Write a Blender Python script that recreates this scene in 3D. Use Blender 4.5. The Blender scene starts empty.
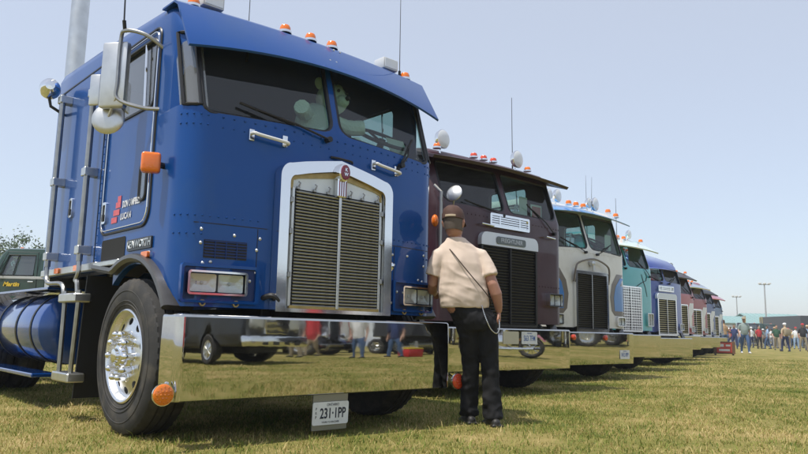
import bpy, bmesh, math, random
import numpy as np
from mathutils import Vector, Matrix, noise

random.seed(7); RNG = np.random.default_rng(11)
SC = bpy.context.scene
COL = SC.collection
R = math.radians
PI = math.pi

# ------------------------------------------------------------------ camera
cam_d = bpy.data.cameras.new('camera'); cam = bpy.data.objects.new('camera', cam_d); COL.objects.link(cam)
PITCH, ROLL, CAMH, FPX = 0.1487, 0.0201, 0.7244, 702.0
_fw = Vector((0, math.cos(PITCH), math.sin(PITCH))); _up = Vector((0, -math.sin(PITCH), math.cos(PITCH))); _rt = Vector((1, 0, 0))
_r2 = _rt*math.cos(ROLL) + _up*math.sin(ROLL); _u2 = -_rt*math.sin(ROLL) + _up*math.cos(ROLL)
cam.matrix_world = Matrix(((_r2.x, _u2.x, -_fw.x, 0), (_r2.y, _u2.y, -_fw.y, 0), (_r2.z, _u2.z, -_fw.z, CAMH), (0, 0, 0, 1)))
cam_d.sensor_width = 36; cam_d.lens = 36*FPX/808; cam_d.clip_start = 0.05; cam_d.clip_end = 6000
SC.camera = cam

# ------------------------------------------------------------------ sky, sun, exposure
SUN_EL, SHADOW_DIR = R(66), R(35)              # shadows fall along this heading (from +X towards +Y)
to_sun = Vector((-math.cos(SHADOW_DIR)*math.cos(SUN_EL), -math.sin(SHADOW_DIR)*math.cos(SUN_EL), math.sin(SUN_EL)))
world = bpy.data.worlds.new('World'); SC.world = world; world.use_nodes = True
nt = world.node_tree; nt.nodes.clear()
sky = nt.nodes.new('ShaderNodeTexSky'); sky.sky_type = 'NISHITA'; sky.sun_disc = False
sky.sun_elevation = SUN_EL
sky.sun_rotation = math.atan2(to_sun.x, to_sun.y)
sky.altitude = 0; sky.air_density = 1.0; sky.dust_density = 0.8; sky.ozone_density = 3.0
bg = nt.nodes.new('ShaderNodeBackground'); bg.inputs['Strength'].default_value = 0.15
wo = nt.nodes.new('ShaderNodeOutputWorld')
veil = nt.nodes.new('ShaderNodeMix'); veil.data_type = 'RGBA'; veil.inputs[0].default_value = 0.44; veil.inputs[7].default_value = (6.9, 7.1, 7.5, 1)   # even summer haze over the whole sky
nt.links.new(sky.outputs[0], veil.inputs[6]); nt.links.new(veil.outputs[2], bg.inputs['Color']); nt.links.new(bg.outputs[0], wo.inputs['Surface'])
sd = bpy.data.lights.new('sun', 'SUN'); sd.energy = 4.3; sd.angle = R(0.6); sd.color = (1.0, 0.955, 0.88)
sun = bpy.data.objects.new('sun', sd); COL.objects.link(sun); sun.location = to_sun*50
sun.rotation_euler = to_sun.to_track_quat('Z', 'Y').to_euler()
SC.view_settings.view_transform = 'Standard'; SC.view_settings.look = 'None'
SC.view_settings.exposure = 0.0; SC.view_settings.gamma = 1.0; SC.view_settings.use_curve_mapping = False
SC.render.engine = 'CYCLES'
SC.cycles.max_bounces = 10; SC.cycles.transparent_max_bounces = 16; SC.cycles.glossy_bounces = 5
SC.cycles.use_denoising = True; SC.cycles.caustics_reflective = False; SC.cycles.caustics_refractive = False

# ------------------------------------------------------------------ materials
MATS = {}
def P(name, col, rough=.5, metal=0., coat=0., var=.0, vscale=4., bump=0., bscale=30., dirt=None, dirt_amt=.5, dirt_scale=2.,
      spec=.5, btype=None, bdist=.01, rvar=0., coatr=.04):
    """Principled material with object-space noise in colour, roughness and relief."""
    m = bpy.data.materials.new(name); m.use_nodes = True; t = m.node_tree; b = t.nodes['Principled BSDF']
    L = t.links.new; N = t.nodes.new
    b.inputs['Base Color'].default_value = (*col, 1); b.inputs['Roughness'].default_value = rough
    b.inputs['Metallic'].default_value = metal; b.inputs['Coat Weight'].default_value = coat; b.inputs['Coat Roughness'].default_value = coatr
    b.inputs['Specular IOR Level'].default_value = spec
    tc = N('ShaderNodeTexCoord')
    src = None
    if var > 0:
        n = N('ShaderNodeTexNoise'); n.inputs['Scale'].default_value = vscale; n.inputs['Detail'].default_value = 5; L(tc.outputs['Object'], n.inputs['Vector'])
        r = N('ShaderNodeMapRange'); r.inputs[1].default_value = .25; r.inputs[2].default_value = .75; r.inputs[3].default_value = 1-var; r.inputs[4].default_value = 1+var
        L(n.outputs['Fac'], r.inputs[0])
        x = N('ShaderNodeMix'); x.data_type = 'RGBA'; x.blend_type = 'MULTIPLY'; x.inputs[0].default_value = 1; x.inputs[6].default_value = (*col, 1)
        L(r.outputs[0], x.inputs[7]); src = x.outputs[2]
    if dirt:
        n = N('ShaderNodeTexNoise'); n.inputs['Scale'].default_value = dirt_scale; n.inputs['Detail'].default_value = 8; n.inputs['Roughness'].default_value = .65; L(tc.outputs['Object'], n.inputs['Vector'])
        r = N('ShaderNodeMapRange'); r.inputs[1].default_value = .48; r.inputs[2].default_value = .75; r.inputs[3].default_value = 0; r.inputs[4].default_value = dirt_amt
        L(n.outputs['Fac'], r.inputs[0])
        x = N('ShaderNodeMix'); x.data_type = 'RGBA'; L(r.outputs[0], x.inputs[0]); x.inputs[6].default_value = (*col, 1); x.inputs[7].default_value = (*dirt, 1)
        if src: L(src, x.inputs[6])
        src = x.outputs[2]
    if src: L(src, b.inputs['Base Color'])
    if rvar > 0:
        n = N('ShaderNodeTexNoise'); n.inputs['Scale'].default_value = 3.1; n.inputs['Detail'].default_value = 6; L(tc.outputs['Object'], n.inputs['Vector'])
        r = N('ShaderNodeMapRange'); r.inputs[1].default_value = .3; r.inputs[2].default_value = .7; r.inputs[3].default_value = max(0, rough-rvar*.3); r.inputs[4].default_value = rough+rvar
        L(n.outputs['Fac'], r.inputs[0]); L(r.outputs[0], b.inputs['Roughness'])
    if bump > 0:
        n = N('ShaderNodeTexNoise'); n.inputs['Scale'].default_value = bscale; n.inputs['Detail'].default_value = 4
        if btype: n.noise_type = btype; n.inputs['Detail'].default_value = 3
        L(tc.outputs['Object'], n.inputs['Vector'])
        u = N('ShaderNodeBump'); u.inputs['Strength'].default_value = bump; u.inputs['Distance'].default_value = bdist
        L(n.outputs['Fac'], u.inputs['Height']); L(u.outputs[0], b.inputs['Normal'])
        if coat > 0: L(u.outputs[0], b.inputs['Coat Normal'])
    MATS[name] = m
    return m

def glass(name, tint, refl=1.0, rough=.0, film=.06):
    m = bpy.data.materials.new(name); m.use_nodes = True; t = m.node_tree; t.nodes.clear(); N = t.nodes.new; L = t.links.new
    o = N('ShaderNodeOutputMaterial'); mx = N('ShaderNodeMixShader'); tr = N('ShaderNodeBsdfTransparent'); gl = N('ShaderNodeBsdfGlossy')
    lw = N('ShaderNodeLayerWeight'); lw.inputs['Blend'].default_value = .5
    pw = N('ShaderNodeMath'); pw.operation = 'POWER'; pw.inputs[1].default_value = 5.0; L(lw.outputs['Facing'], pw.inputs[0])
    ml = N('ShaderNodeMath'); ml.operation = 'MULTIPLY_ADD'; ml.inputs[1].default_value = .92*refl; ml.inputs[2].default_value = .065*refl; ml.use_clamp = True
    tr.inputs['Color'].default_value = (*tint, 1); gl.inputs['Roughness'].default_value = rough
    df = N('ShaderNodeBsdfDiffuse'); df.inputs['Color'].default_value = (.62, .64, .62, 1); m2 = N('ShaderNodeMixShader'); m2.inputs[0].default_value = film      # thin dust on the pane; on door and corner glass also painted-in sky brightness
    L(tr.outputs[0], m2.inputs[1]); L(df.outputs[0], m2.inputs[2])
    L(pw.outputs[0], ml.inputs[0]); L(ml.outputs[0], mx.inputs[0]); L(m2.outputs[0], mx.inputs[1]); L(gl.outputs[0], mx.inputs[2]); L(mx.outputs[0], o.inputs['Surface'])
    MATS[name] = m
    return m

def lens(name, col, rough=.12):
    m = P(name, col, rough, coat=.6, bump=.5, bscale=60, bdist=.004)
    b = m.node_tree.nodes['Principled BSDF']
    b.inputs['Subsurface Weight'].default_value = .35; b.inputs['Subsurface Radius'].default_value = (.02, .01, .004); b.inputs['Subsurface Scale'].default_value = 1
    return m

CHROME = P('chrome', (.80, .80, .80), .06, 1, bump=.02, bscale=9, bdist=.01, rvar=.05)
BUMPER = P('polished_steel', (.58, .58, .565), .022, 1, bump=.06, bscale=1.9, bdist=.012, rvar=.015, dirt=(.42, .38, .30), dirt_amt=.35, dirt_scale=7)
ALU = P('brushed_aluminium', (.62, .62, .60), .30, 1, var=.12, vscale=9, rvar=.12)
RIMALU = P('polished_wheel', (.74, .74, .73), .24, 1, var=.08, vscale=12, rvar=.1, bump=.03, bscale=30)
STEELGREY = P('grey_pipe', (.36, .36, .35), .32, .9, var=.18, vscale=12, rvar=.1)
BLUE = P('blue_paint', (.001, .064, .28), .38, .25, coat=.60, coatr=.012, spec=.12, var=.07, vscale=1.3, bump=.06, bscale=3.2, dirt=(.04, .10, .20), dirt_amt=.25, dirt_scale=3, bdist=.02)
BLUETANK = P('blue_tank_paint', (.002, .060, .28), .22, .3, coat=1., var=.06, bump=.02, bscale=4)
RUBBER = P('tyre_rubber', (.030, .029, .028), .75, var=.25, vscale=7, bump=.25, bscale=120, dirt=(.13, .11, .08), dirt_amt=.6, dirt_scale=6, bdist=.003)
BLACK = P('black_plastic', (.016, .016, .017), .5, var=.2, vscale=9)
GASKET = P('black_gasket', (.012, .012, .013), .42)
DARKUNDER = P('greasy_black_steel', (.02, .019, .018), .6, var=.3, vscale=8, bump=.2, bscale=40)
FENDER = P('grey_fender_rubber', (.075, .072, .07), .38, .2, var=.15, vscale=8, coat=.25)
AMBER = lens('amber_lens', (.85, .20, .010))
REDLENS = lens('red_lens', (.72, .075, .02))
WHITE = P('white_paint', (.74, .74, .72), .35, var=.05, coat=.4)
SHELLALU = P('grille_shell_alloy', (.78, .84, .90), .45, .0, var=.05, vscale=6, rvar=.1)
GOLDTRIM = P('tan_trim', (.42, .31, .12), .4, .5, var=.2, vscale=20)
SLAT = P('grille_slat', (.40, .40, .39), .38, .75, var=.2, vscale=15, dirt=(.10, .08, .05), dirt_amt=.5, dirt_scale=14)
SLATBLK = P('black_grille_slat', (.03, .03, .03), .4, .3)
CORE = P('radiator_core', (.010, .010, .010), .8)
PLATE = P('plate_white', (.72, .74, .74), .4, var=.04, dirt=(.45, .43, .38), dirt_amt=.4, dirt_scale=12)
PLATETXT = P('plate_blue_black', (.012, .018, .04), .45)
WINDSH = glass('tinted_windshield', (.58, .75, .69), 1.0, film=.03)
DOORGLASS = glass('door_glass', (.46, .58, .57), 2.0, film=.08)
CORNERGL = glass('corner_glass', (.70, .82, .78), 2.2, film=.20)  # heavier pale film paints in the bright sky seen through
LAMPGL = glass('headlight_glass', (.93, .95, .95), .8, film=.16)
REFLECTOR = P('headlight_reflector', (.95, .93, .88), .28, .9, bump=.35, bscale=45, bdist=.01)
INTER = P('dark_interior', (.045, .046, .048), .8, var=.2)
INTERG = P('grey_interior', (.13, .135, .14), .8, var=.2)

# ------------------------------------------------------------------ mesh helpers
def finish(name, me, mat, parent=None, smooth=35):
    for p in me.polygons: p.use_smooth = smooth > 0
    if smooth > 0: me.set_sharp_from_angle(angle=R(smooth))
    mats = mat if isinstance(mat, (list, tuple)) else [mat]
    for m in mats: me.materials.append(m)
    o = bpy.data.objects.new(name, me); COL.objects.link(o)
    if parent is not None: o.parent = parent
    return o

class MB:
    def __init__(s): s.bm = bmesh.new()
    def box(s, x0, x1, y0, y1, z0, z1, b=0, seg=1, M=None):
        g = bmesh.ops.create_cube(s.bm, size=1.0); vs = g['verts']
        for v in vs: v.co = Vector(((x0+x1)/2+v.co.x*(x1-x0), (y0+y1)/2+v.co.y*(y1-y0), (z0+z1)/2+v.co.z*(z1-z0)))
        if b > 0:
            es = list({e for v in vs for e in v.link_edges})
            r = bmesh.ops.bevel(s.bm, geom=es, offset=b, segments=seg, affect='EDGES', profile=.5, clamp_overlap=True)
            vs = list({v for f in r['faces'] for v in f.verts} | {v for v in vs if v.is_valid})
        if M is not None:
            for v in vs: v.co = M @ v.co
        return s
    def face(s, pts):
        return s.bm.faces.new([s.bm.verts.new(Vector(p)) for p in pts])
    def loft(s, rings, cap=True, closed=False, cyclic=True):
        V = [[s.bm.verts.new(Vector(p)) for p in r] for r in rings]
        n = len(V[0]); m = len(V)
        for i in range(m if closed else m-1):
            a, b = V[i], V[(i+1) % m]
            for j in range(n if cyclic else n-1):
                k = (j+1) % n
                try: s.bm.faces.new((a[j], a[k], b[k], b[j]))
                except ValueError: pass
        if cap and not closed and cyclic:
            s.bm.faces.new(V[0][::-1]); s.bm.faces.new(V[-1])
        return V
    def tube(s, pts, r, n=8, closed=False, cap=True):
        pts = [Vector(p) for p in pts]; m = len(pts); rs = r if isinstance(r, (list, tuple)) else [r]*m
        T = []
        for i in range(m):
            if closed: d = pts[(i+1) % m]-pts[i-1]
            else: d = pts[min(i+1, m-1)]-pts[max(i-1, 0)]
            T.append(d.normalized())
        nrm = T[0].orthogonal().normalized()
        rings = []
        for i in range(m):
            nrm = (nrm - T[i]*nrm.dot(T[i]))
            nrm = nrm.normalized() if nrm.length > 1e-6 else T[i].orthogonal().normalized()
            bi = T[i].cross(nrm)
            rings.append([pts[i]+(nrm*math.cos(a)+bi*math.sin(a))*rs[i] for a in [2*PI*j/n for j in range(n)]])
        s.loft(rings, cap=cap, closed=closed); return s
    def lathe(s, prof, o=(0, 0, 0), ax=(0, 0, 1), n=24, cap=True):
        """prof: list of (radius, height along ax)"""
        o = Vector(o); ax = Vector(ax).normalized(); x = ax.orthogonal().normalized(); y = ax.cross(x)
        rings = [[o+ax*h+(x*math.cos(a)+y*math.sin(a))*max(r, 1e-4) for a in [2*PI*j/n for j in range(n)]] for r, h in prof]
        s.loft(rings, cap=cap); return s
    def prism(s, poly, f, d0, d1, inset=0.):
        """poly of (a,b); f(a,b,d) -> 3D point; extruded from d0 to d1"""
        s.loft([[f(a, b, d0) for a, b in poly], [f(a, b, d1) for a, b in poly]]); return s
    def frame(s, outer, inner, f, d0, d1):
        """ring between two polygons with equal counts"""
        r = [[f(a, b, d0) for a, b in outer], [f(a, b, d1) for a, b in outer], [f(a, b, d1) for a, b in inner], [f(a, b, d0) for a, b in inner]]
        s.loft(r, cap=False, closed=True); return s
    def sphere(s, c, r, seg=10, rings=7, sc=(1, 1, 1)):
        g = bmesh.ops.create_uvsphere(s.bm, u_segments=seg, v_segments=rings, radius=r)
        for v in g['verts']: v.co = Vector((v.co.x*sc[0], v.co.y*sc[1], v.co.z*sc[2])) + Vector(c)
        return s
    def xform(s, M):
        for v in s.bm.verts: v.co = M @ v.co
        return s
    def mesh(s, name):
        bmesh.ops.recalc_face_normals(s.bm, faces=s.bm.faces)
        me = bpy.data.meshes.new(name); s.bm.to_mesh(me); s.bm.free(); return me
    def build(s, name, mat, parent=None, smooth=35):
        return finish(name, s.mesh(name), mat, parent, smooth)

def rrect(x0, x1, y0, y1, r, n=5):
    """rounded rectangle polygon; r scalar or (bl, br, tr, tl)"""
    rr = r if isinstance(r, (tuple, list)) else (r,)*4
    out = []
    for (cx, cy, a0, q) in ((x0, y0, PI, rr[0]), (x1, y0, 1.5*PI, rr[1]), (x1, y1, 0, rr[2]), (x0, y1, .5*PI, rr[3])):
        sx = 1 if cx == x0 else -1; sy = 1 if cy == y0 else -1
        for k in range(n+1):
            a = a0+.5*PI*k/n
            out.append((cx+sx*q+q*math.cos(a), cy+sy*q+q*math.sin(a)))
    return out

def boolean(o, cutters, op='DIFFERENCE'):
    for c in cutters:
        m = o.modifiers.new('b', 'BOOLEAN'); m.operation = op; m.object = c; m.solver = 'EXACT'
    bpy.context.view_layer.update()
    dg = bpy.context.evaluated_depsgraph_get()
    me = bpy.data.meshes.new_from_object(o.evaluated_get(dg))
    o.modifiers.clear(); old = o.data; o.data = me; bpy.data.meshes.remove(old)
    for c in cutters:
        d = c.data; bpy.data.objects.remove(c); bpy.data.meshes.remove(d)

def empty(name, loc=(0, 0, 0), rz=0):
    o = bpy.data.objects.new(name, None); COL.objects.link(o); o.location = loc; o.rotation_euler = (0, 0, rz); o.empty_display_size = .2
    return o
def tag(o, label=None, cat=None, group=None, kind=None):
    if label: o['label'] = label
    if cat: o['category'] = cat
    if group: o['group'] = group
    if kind: o['kind'] = kind
    return o
def copy_tree(o, parent=None, loc=None, rz=None):
    c = o.copy(); COL.objects.link(c)
    if parent is not None: c.parent = parent
    if loc is not None: c.location = loc
    if rz is not None: c.rotation_euler = (0, 0, rz)
    for ch in list(o.children): copy_tree(ch, c)
    return c
def recolour(o, mp):
    """swap materials on this object's own slots (mesh data stays shared)"""
    for s in o.material_slots:
        if s.material and s.material.name in mp:
            m = mp[s.material.name]; s.link = 'OBJECT'; s.material = m
    for ch in o.children: recolour(ch, mp)

FONTCACHE = {}
def text(name, body, size, mat, parent, M, extrude=.002, sx=1., bold=0., align='CENTER', shear=0.):
    cu = bpy.data.curves.new(name, 'FONT'); cu.body = body; cu.size = size; cu.extrude = extrude; cu.align_x = align; cu.align_y = 'CENTER'; cu.offset = bold; cu.shear = shear
    cu.resolution_u = 3
    o = bpy.data.objects.new(name, cu); COL.objects.link(o)
    bpy.context.view_layer.update()
    me = bpy.data.meshes.new_from_object(o.evaluated_get(bpy.context.evaluated_depsgraph_get()))
    bpy.data.objects.remove(o); bpy.data.curves.remove(cu)
    me.transform(M @ Matrix.Diagonal((sx, 1, 1, 1)))
    return finish(name, me, mat, parent, 0)
def basis(o, ex, ey):
    ex = Vector(ex).normalized(); ey = Vector(ey).normalized(); ez = ex.cross(ey)
    return Matrix(((ex.x, ey.x, ez.x, o[0]), (ex.y, ey.y, ez.y, o[1]), (ex.z, ey.z, ez.z, o[2]), (0, 0, 0, 1)))
def smoothpath(pts, k=4, closed=False):
    """Catmull-Rom through pts"""
    pts = [Vector(p) for p in pts]; out = []; n = len(pts)
    for i in range(n if closed else n-1):
        if closed: a, b, c, d = pts[i-1], pts[i], pts[(i+1) % n], pts[(i+2) % n]
        else: a, b, c, d = pts[max(i-1, 0)], pts[i], pts[i+1], pts[min(i+2, n-1)]
        for j in range(k):
            t = j/k; out.append(.5*((2*b)+(c-a)*t+(2*a-5*b+4*c-d)*t*t+(3*b-a-3*c+d)*t**3))
    if not closed: out.append(pts[-1])
    return out
# ------------------------------------------------------------------ ground and grass
def grass_colour_nodes(t, blades):
    N = t.nodes.new; L = t.links.new
    geo = N('ShaderNodeNewGeometry')
    def noise_(scale, det=4, rough=.6):
        n = N('ShaderNodeTexNoise'); n.inputs['Scale'].default_value = scale; n.inputs['Detail'].default_value = det; n.inputs['Roughness'].default_value = rough
        L(geo.outputs['Position'], n.inputs['Vector']); return n.outputs['Fac']
    a = noise_(.55, 5); b = noise_(2.3, 4); 
    m = N('ShaderNodeMath'); m.operation = 'MULTIPLY_ADD'; m.inputs[1].default_value = .55
    L(a, m.inputs[0]); 
    m2 = N('ShaderNodeMath'); m2.operation = 'MULTIPLY'; m2.inputs[1].default_value = .45; L(b, m2.inputs[0]); L(m2.outputs[0], m.inputs[2])
    fac = m.outputs[0]
    if blades:
        at = N('ShaderNodeAttribute'); at.attribute_name = 'tone'
        m3 = N('ShaderNodeMath'); m3.operation = 'MULTIPLY_ADD'; m3.inputs[1].default_value = .72; L(at.outputs['Fac'], m3.inputs[0])
        m4 = N('ShaderNodeMath'); m4.operation = 'MULTIPLY_ADD'; m4.inputs[1].default_value = 2.1; m4.inputs[2].default_value = -1.0; L(fac, m4.inputs[0]); L(m4.outputs[0], m3.inputs[2])
        fac = m3.outputs[0]
    else:
        c = noise_(26, 6, .7)
        m3 = N('ShaderNodeMath'); m3.operation = 'MULTIPLY_ADD'; m3.inputs[1].default_value = .5; L(c, m3.inputs[0])
        m4 = N('ShaderNodeMath'); m4.operation = 'MULTIPLY_ADD'; m4.inputs[1].default_value = 2.0; m4.inputs[2].default_value = -.885; L(fac, m4.inputs[0]); L(m4.outputs[0], m3.inputs[2])
        fac = m3.outputs[0]
    cr = N('ShaderNodeValToRGB'); L(fac, cr.inputs[0])
    return cr
def ramp(cr, stops):
    e = cr.color_ramp.elements
    while len(e) < len(stops): e.new(.5)
    for el, (p, c) in zip(e, stops): el.position = p; el.color = (*c, 1)

GROUND = bpy.data.materials.new('dry_lawn_ground'); GROUND.use_nodes = True
t = GROUND.node_tree; cr = grass_colour_nodes(t, False)
ramp(cr, [(.14, (.16, .165, .036)), (.36, (.245, .215, .068)), (.58, (.37, .285, .115)), (.85, (.40, .29, .155))])
b = t.nodes['Principled BSDF']; b.inputs['Roughness'].default_value = .95; b.inputs['Specular IOR Level'].default_value = .1
t.links.new(cr.outputs[0], b.inputs['Base Color'])
n = t.nodes.new('ShaderNodeTexNoise'); n.inputs['Scale'].default_value = 55; n.inputs['Detail'].default_value = 6
u = t.nodes.new('ShaderNodeBump'); u.inputs['Strength'].default_value = .8; u.inputs['Distance'].default_value = .03
g_ = t.nodes.new('ShaderNodeNewGeometry'); t.links.new(g_.outputs['Position'], n.inputs['Vector']); t.links.new(n.outputs['Fac'], u.inputs['Height']); t.links.new(u.outputs[0], b.inputs['Normal'])

def ground_z(x, y):
    return 0.0
mb = MB()
xs = [-3000, -600, -150, -60, -30, -20, -12, -6, 0, 6, 12, 20, 30, 60, 150, 600, 3000]
V = [[mb.bm.verts.new((x, y, 0)) for x in xs] for y in xs]
for i in range(len(xs)-1):
    for j in range(len(xs)-1): mb.bm.faces.new((V[i][j], V[i][j+1], V[i+1][j+1], V[i+1][j]))
ground = tag(mb.build('ground', GROUND, None, 0), kind='structure')

BLADE = bpy.data.materials.new('grass_blade'); BLADE.use_nodes = True
t = BLADE.node_tree; cr = grass_colour_nodes(t, True)
ramp(cr, [(.06, (.085, .135, .020)), (.30, (.185, .240, .034)), (.48, (.325, .295, .080)), (.66, (.49, .385, .15)), (.90, (.64, .52, .25))])
b = t.nodes['Principled BSDF']; b.inputs['Roughness'].default_value = .6; b.inputs['Specular IOR Level'].default_value = .25
t.links.new(cr.outputs[0], b.inputs['Base Color'])
tl = t.nodes.new('ShaderNodeBsdfTranslucent'); t.links.new(cr.outputs[0], tl.inputs['Color'])
mx = t.nodes.new('ShaderNodeMixShader'); mx.inputs[0].default_value = .28
o_ = t.nodes['Material Output']; t.links.new(b.outputs[0], mx.inputs[1]); t.links.new(tl.outputs[0], mx.inputs[2]); t.links.new(mx.outputs[0], o_.inputs['Surface'])

def grass_patch(name, pts, hmin, hmax, width, label):
    """one joined mesh of bent blades rooted at pts (n,2)"""
    n = len(pts); az = RNG.uniform(0, 2*PI, n); lean = RNG.uniform(.1, 2.0, n); h = RNG.uniform(hmin, hmax, n)*(0.6+.8*RNG.random(n)**2); w = width*RNG.uniform(.6, 1.4, n)
    tone = RNG.random(n)
    d = np.stack([np.cos(az), np.sin(az)], 1); s = np.stack([-np.sin(az), np.cos(az)], 1)
    base = np.concatenate([pts, np.full((n, 1), -.003)], 1)
    def P3(f, side, zz): 
        o = base.copy(); o[:, :2] += d*(f*lean*h)[:, None] + s*(side*w)[:, None]; o[:, 2] += zz*h; return o
    vs = np.stack([P3(0, -.5, 0), P3(0, .5, 0), P3(.32, -.4, .62), P3(.32, .4, .62), P3(1.0, 0, .95)], 1).reshape(-1, 3)
    idx = np.arange(n)*5
    q = np.stack([idx, idx+1, idx+3, idx+2], 1); tr = np.stack([idx+2, idx+3, idx+4], 1)
    me = bpy.data.meshes.new(name)
    me.vertices.add(n*5); me.vertices.foreach_set('co', vs.astype(np.float32).ravel())
    loops = np.concatenate([q, tr], 1).ravel().astype(np.int32)
    me.loops.add(n*7); me.loops.foreach_set('vertex_index', loops)
    me.polygons.add(n*2)
    st = np.stack([np.arange(n)*7, np.arange(n)*7+4], 1).ravel().astype(np.int32)
    me.polygons.foreach_set('loop_start', st)
    me.update(calc_edges=True)
    a = me.attributes.new('tone', 'FLOAT', 'POINT'); a.data.foreach_set('value', np.repeat(tone, 5).astype(np.float32))
    me.materials.append(BLADE)
    o = bpy.data.objects.new(name, me); COL.objects.link(o)
    return tag(o, label, 'grass', kind='stuff')

def clumpy(n, x0, x1, y0, y1, keep=.6, sc=1.6):
    p = np.stack([RNG.uniform(x0, x1, n), RNG.uniform(y0, y1, n)], 1)
    v = np.array([noise.noise((a*sc, b*sc, 3.1))*.5+.5*noise.noise((a*sc*4, b*sc*4, 9.)) for a, b in p])
    k = (v+RNG.normal(0, .25, n)) > -.35+(1-keep)*.5
    return p[k]
def in_view(p, marg=.5):
    x, y = p[:, 0], p[:, 1]
    return (np.abs(x) < .60*y+marg) & (y > 3.6)
a = clumpy(380000, -6.5, 7.5, 3.7, 11.0, .42, 1.1); a = a[in_view(a)]
a3 = clumpy(9000, -5.5, 6.5, 3.7, 9.5, .5, .9); a3 = a3[in_view(a3)]
b2 = clumpy(150000, -8, 16, 11.0, 26.0); b2 = b2[in_view(b2)]
grass_near = grass_patch('grass', a, .014, .040, .0046, 'short dry yellow green lawn grass in front of the trucks')
grass_tufts = grass_patch('grass', a3, .03, .06, .007, 'longer straw and green tufts standing out of the near lawn')
grass_mid = grass_patch('grass', b2, .02, .05, .009, 'short dry lawn grass stretching along the row of trucks')
c2 = clumpy(70000, 1.2, 14, -4.5, 7.0); c2 = c2[~in_view(c2, .45)]
grass_side = grass_patch('grass', c2, .02, .05, .008, 'short lawn grass mirrored in the chrome bumper')
# ------------------------------------------------------------------ cabover truck kit (local: x across the front, y backwards, z up)
def piecewise(pts, t):
    if t <= pts[0][0]: return pts[0][1]
    for (a, za), (b, zb) in zip(pts, pts[1:]):
        if t <= b: return za+(zb-za)*(t-a)/(b-a)
    return pts[-1][1]

BASE = dict(w=1.15, vf=.06, bow=.12, rake=.30, rc=.22, vr=3.0, zb=.86, zw=2.17, zt=2.76, eave=[(.3, 2.86), (1.6, 2.98), (3.1, 3.0)], rise=.11,
            wsw=1.02, gap=.035, arch=(.86, .50, .66), under=(1.55, 1.15), door=(.64, 1.56, 1.42, 2.86), dwin=(.70, 1.40, 2.29, 2.80),
            corner_glass=False, paint=BLUE)

def front(S, u, z): return S['vf']+S['bow']*(u/S['w'])**2+S['rake']*max(0, z-S['zw'])
def wsplane(S, u, z):
    a = S['vf']+.01; b = S['vf']+S['bow']*(S['wsw']/S['w'])**2+.01
    return a+(b-a)*abs(u)/S['wsw']+S['rake']*max(0, z-S['zw'])

def ring(S, zf, dv, inset=0., off=0.):
    w = S['w']-inset-off; rc = max(.05, S['rc']-off); vf = S['vf']+dv+inset*1.2+off; bow = S['bow']; vr = S['vr']-inset-off
    pts = []
    for a in (0, 30, 60, 90): pts.append((-w+.07-.07*math.sin(R(a)), vr-.07+.07*math.cos(R(a))))
    ve = vf+bow*((w-rc)/w)**2
    for k in range(1, 6): pts.append((-w, vr-.07+(ve+rc-vr+.07)*k/6))
    for a in range(0, 91, 15): pts.append((-w+rc-rc*math.cos(R(a)), ve+rc-rc*math.sin(R(a))))
    for k in range(1, 6):
        u = (-w+rc)+(w-rc)*k/6; pts.append((u, vf+bow*(u/w)**2))
    h = pts[:]; mid = [(0., vf)]
    pts = h+mid+[(-x, y) for x, y in h[::-1]]
    return [Vector((x, y, zf(y) if callable(zf) else zf)) for x, y in pts]

def cab_rings(S, off=0.):
    ev = lambda y: piecewise(S['eave'], y)
    rs = []
    for z in (S['zb']+off, S['zb']+.06+off, 1.35, 1.8, S['zw']-.06, S['zw']): rs.append(ring(S, z, 0, 0, off))
    for z in ((S['zw']+S['zt'])/2, S['zt']): rs.append(ring(S, z, S['rake']*(z-S['zw']), 0, off))
    dv = S['rake']*(S['zt']-S['zw'])
    rs.append(ring(S, lambda y: ev(y)-off, dv+.03, 0, off))
    rs.append(ring(S, lambda y: ev(y)+S['rise']*.55-off, dv+.06, .025, off))
    rs.append(ring(S, lambda y: ev(y)+S['rise']*.9-off, dv+.12, .08, off))
    rs.append(ring(S, lambda y: ev(y)+S['rise']-off, dv+.22, .16, off))
    return rs

def lid(mb, V, flip):
    n = len(V)
    for i in range(n//2-(0 if n % 2 else 1)):
        q = [V[i], V[i+1], V[n-2-i], V[n-1-i]]
        q = [v for k, v in enumerate(q) if v not in q[:k]]
        mb.bm.faces.new(q[::-1] if flip else q)

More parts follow.
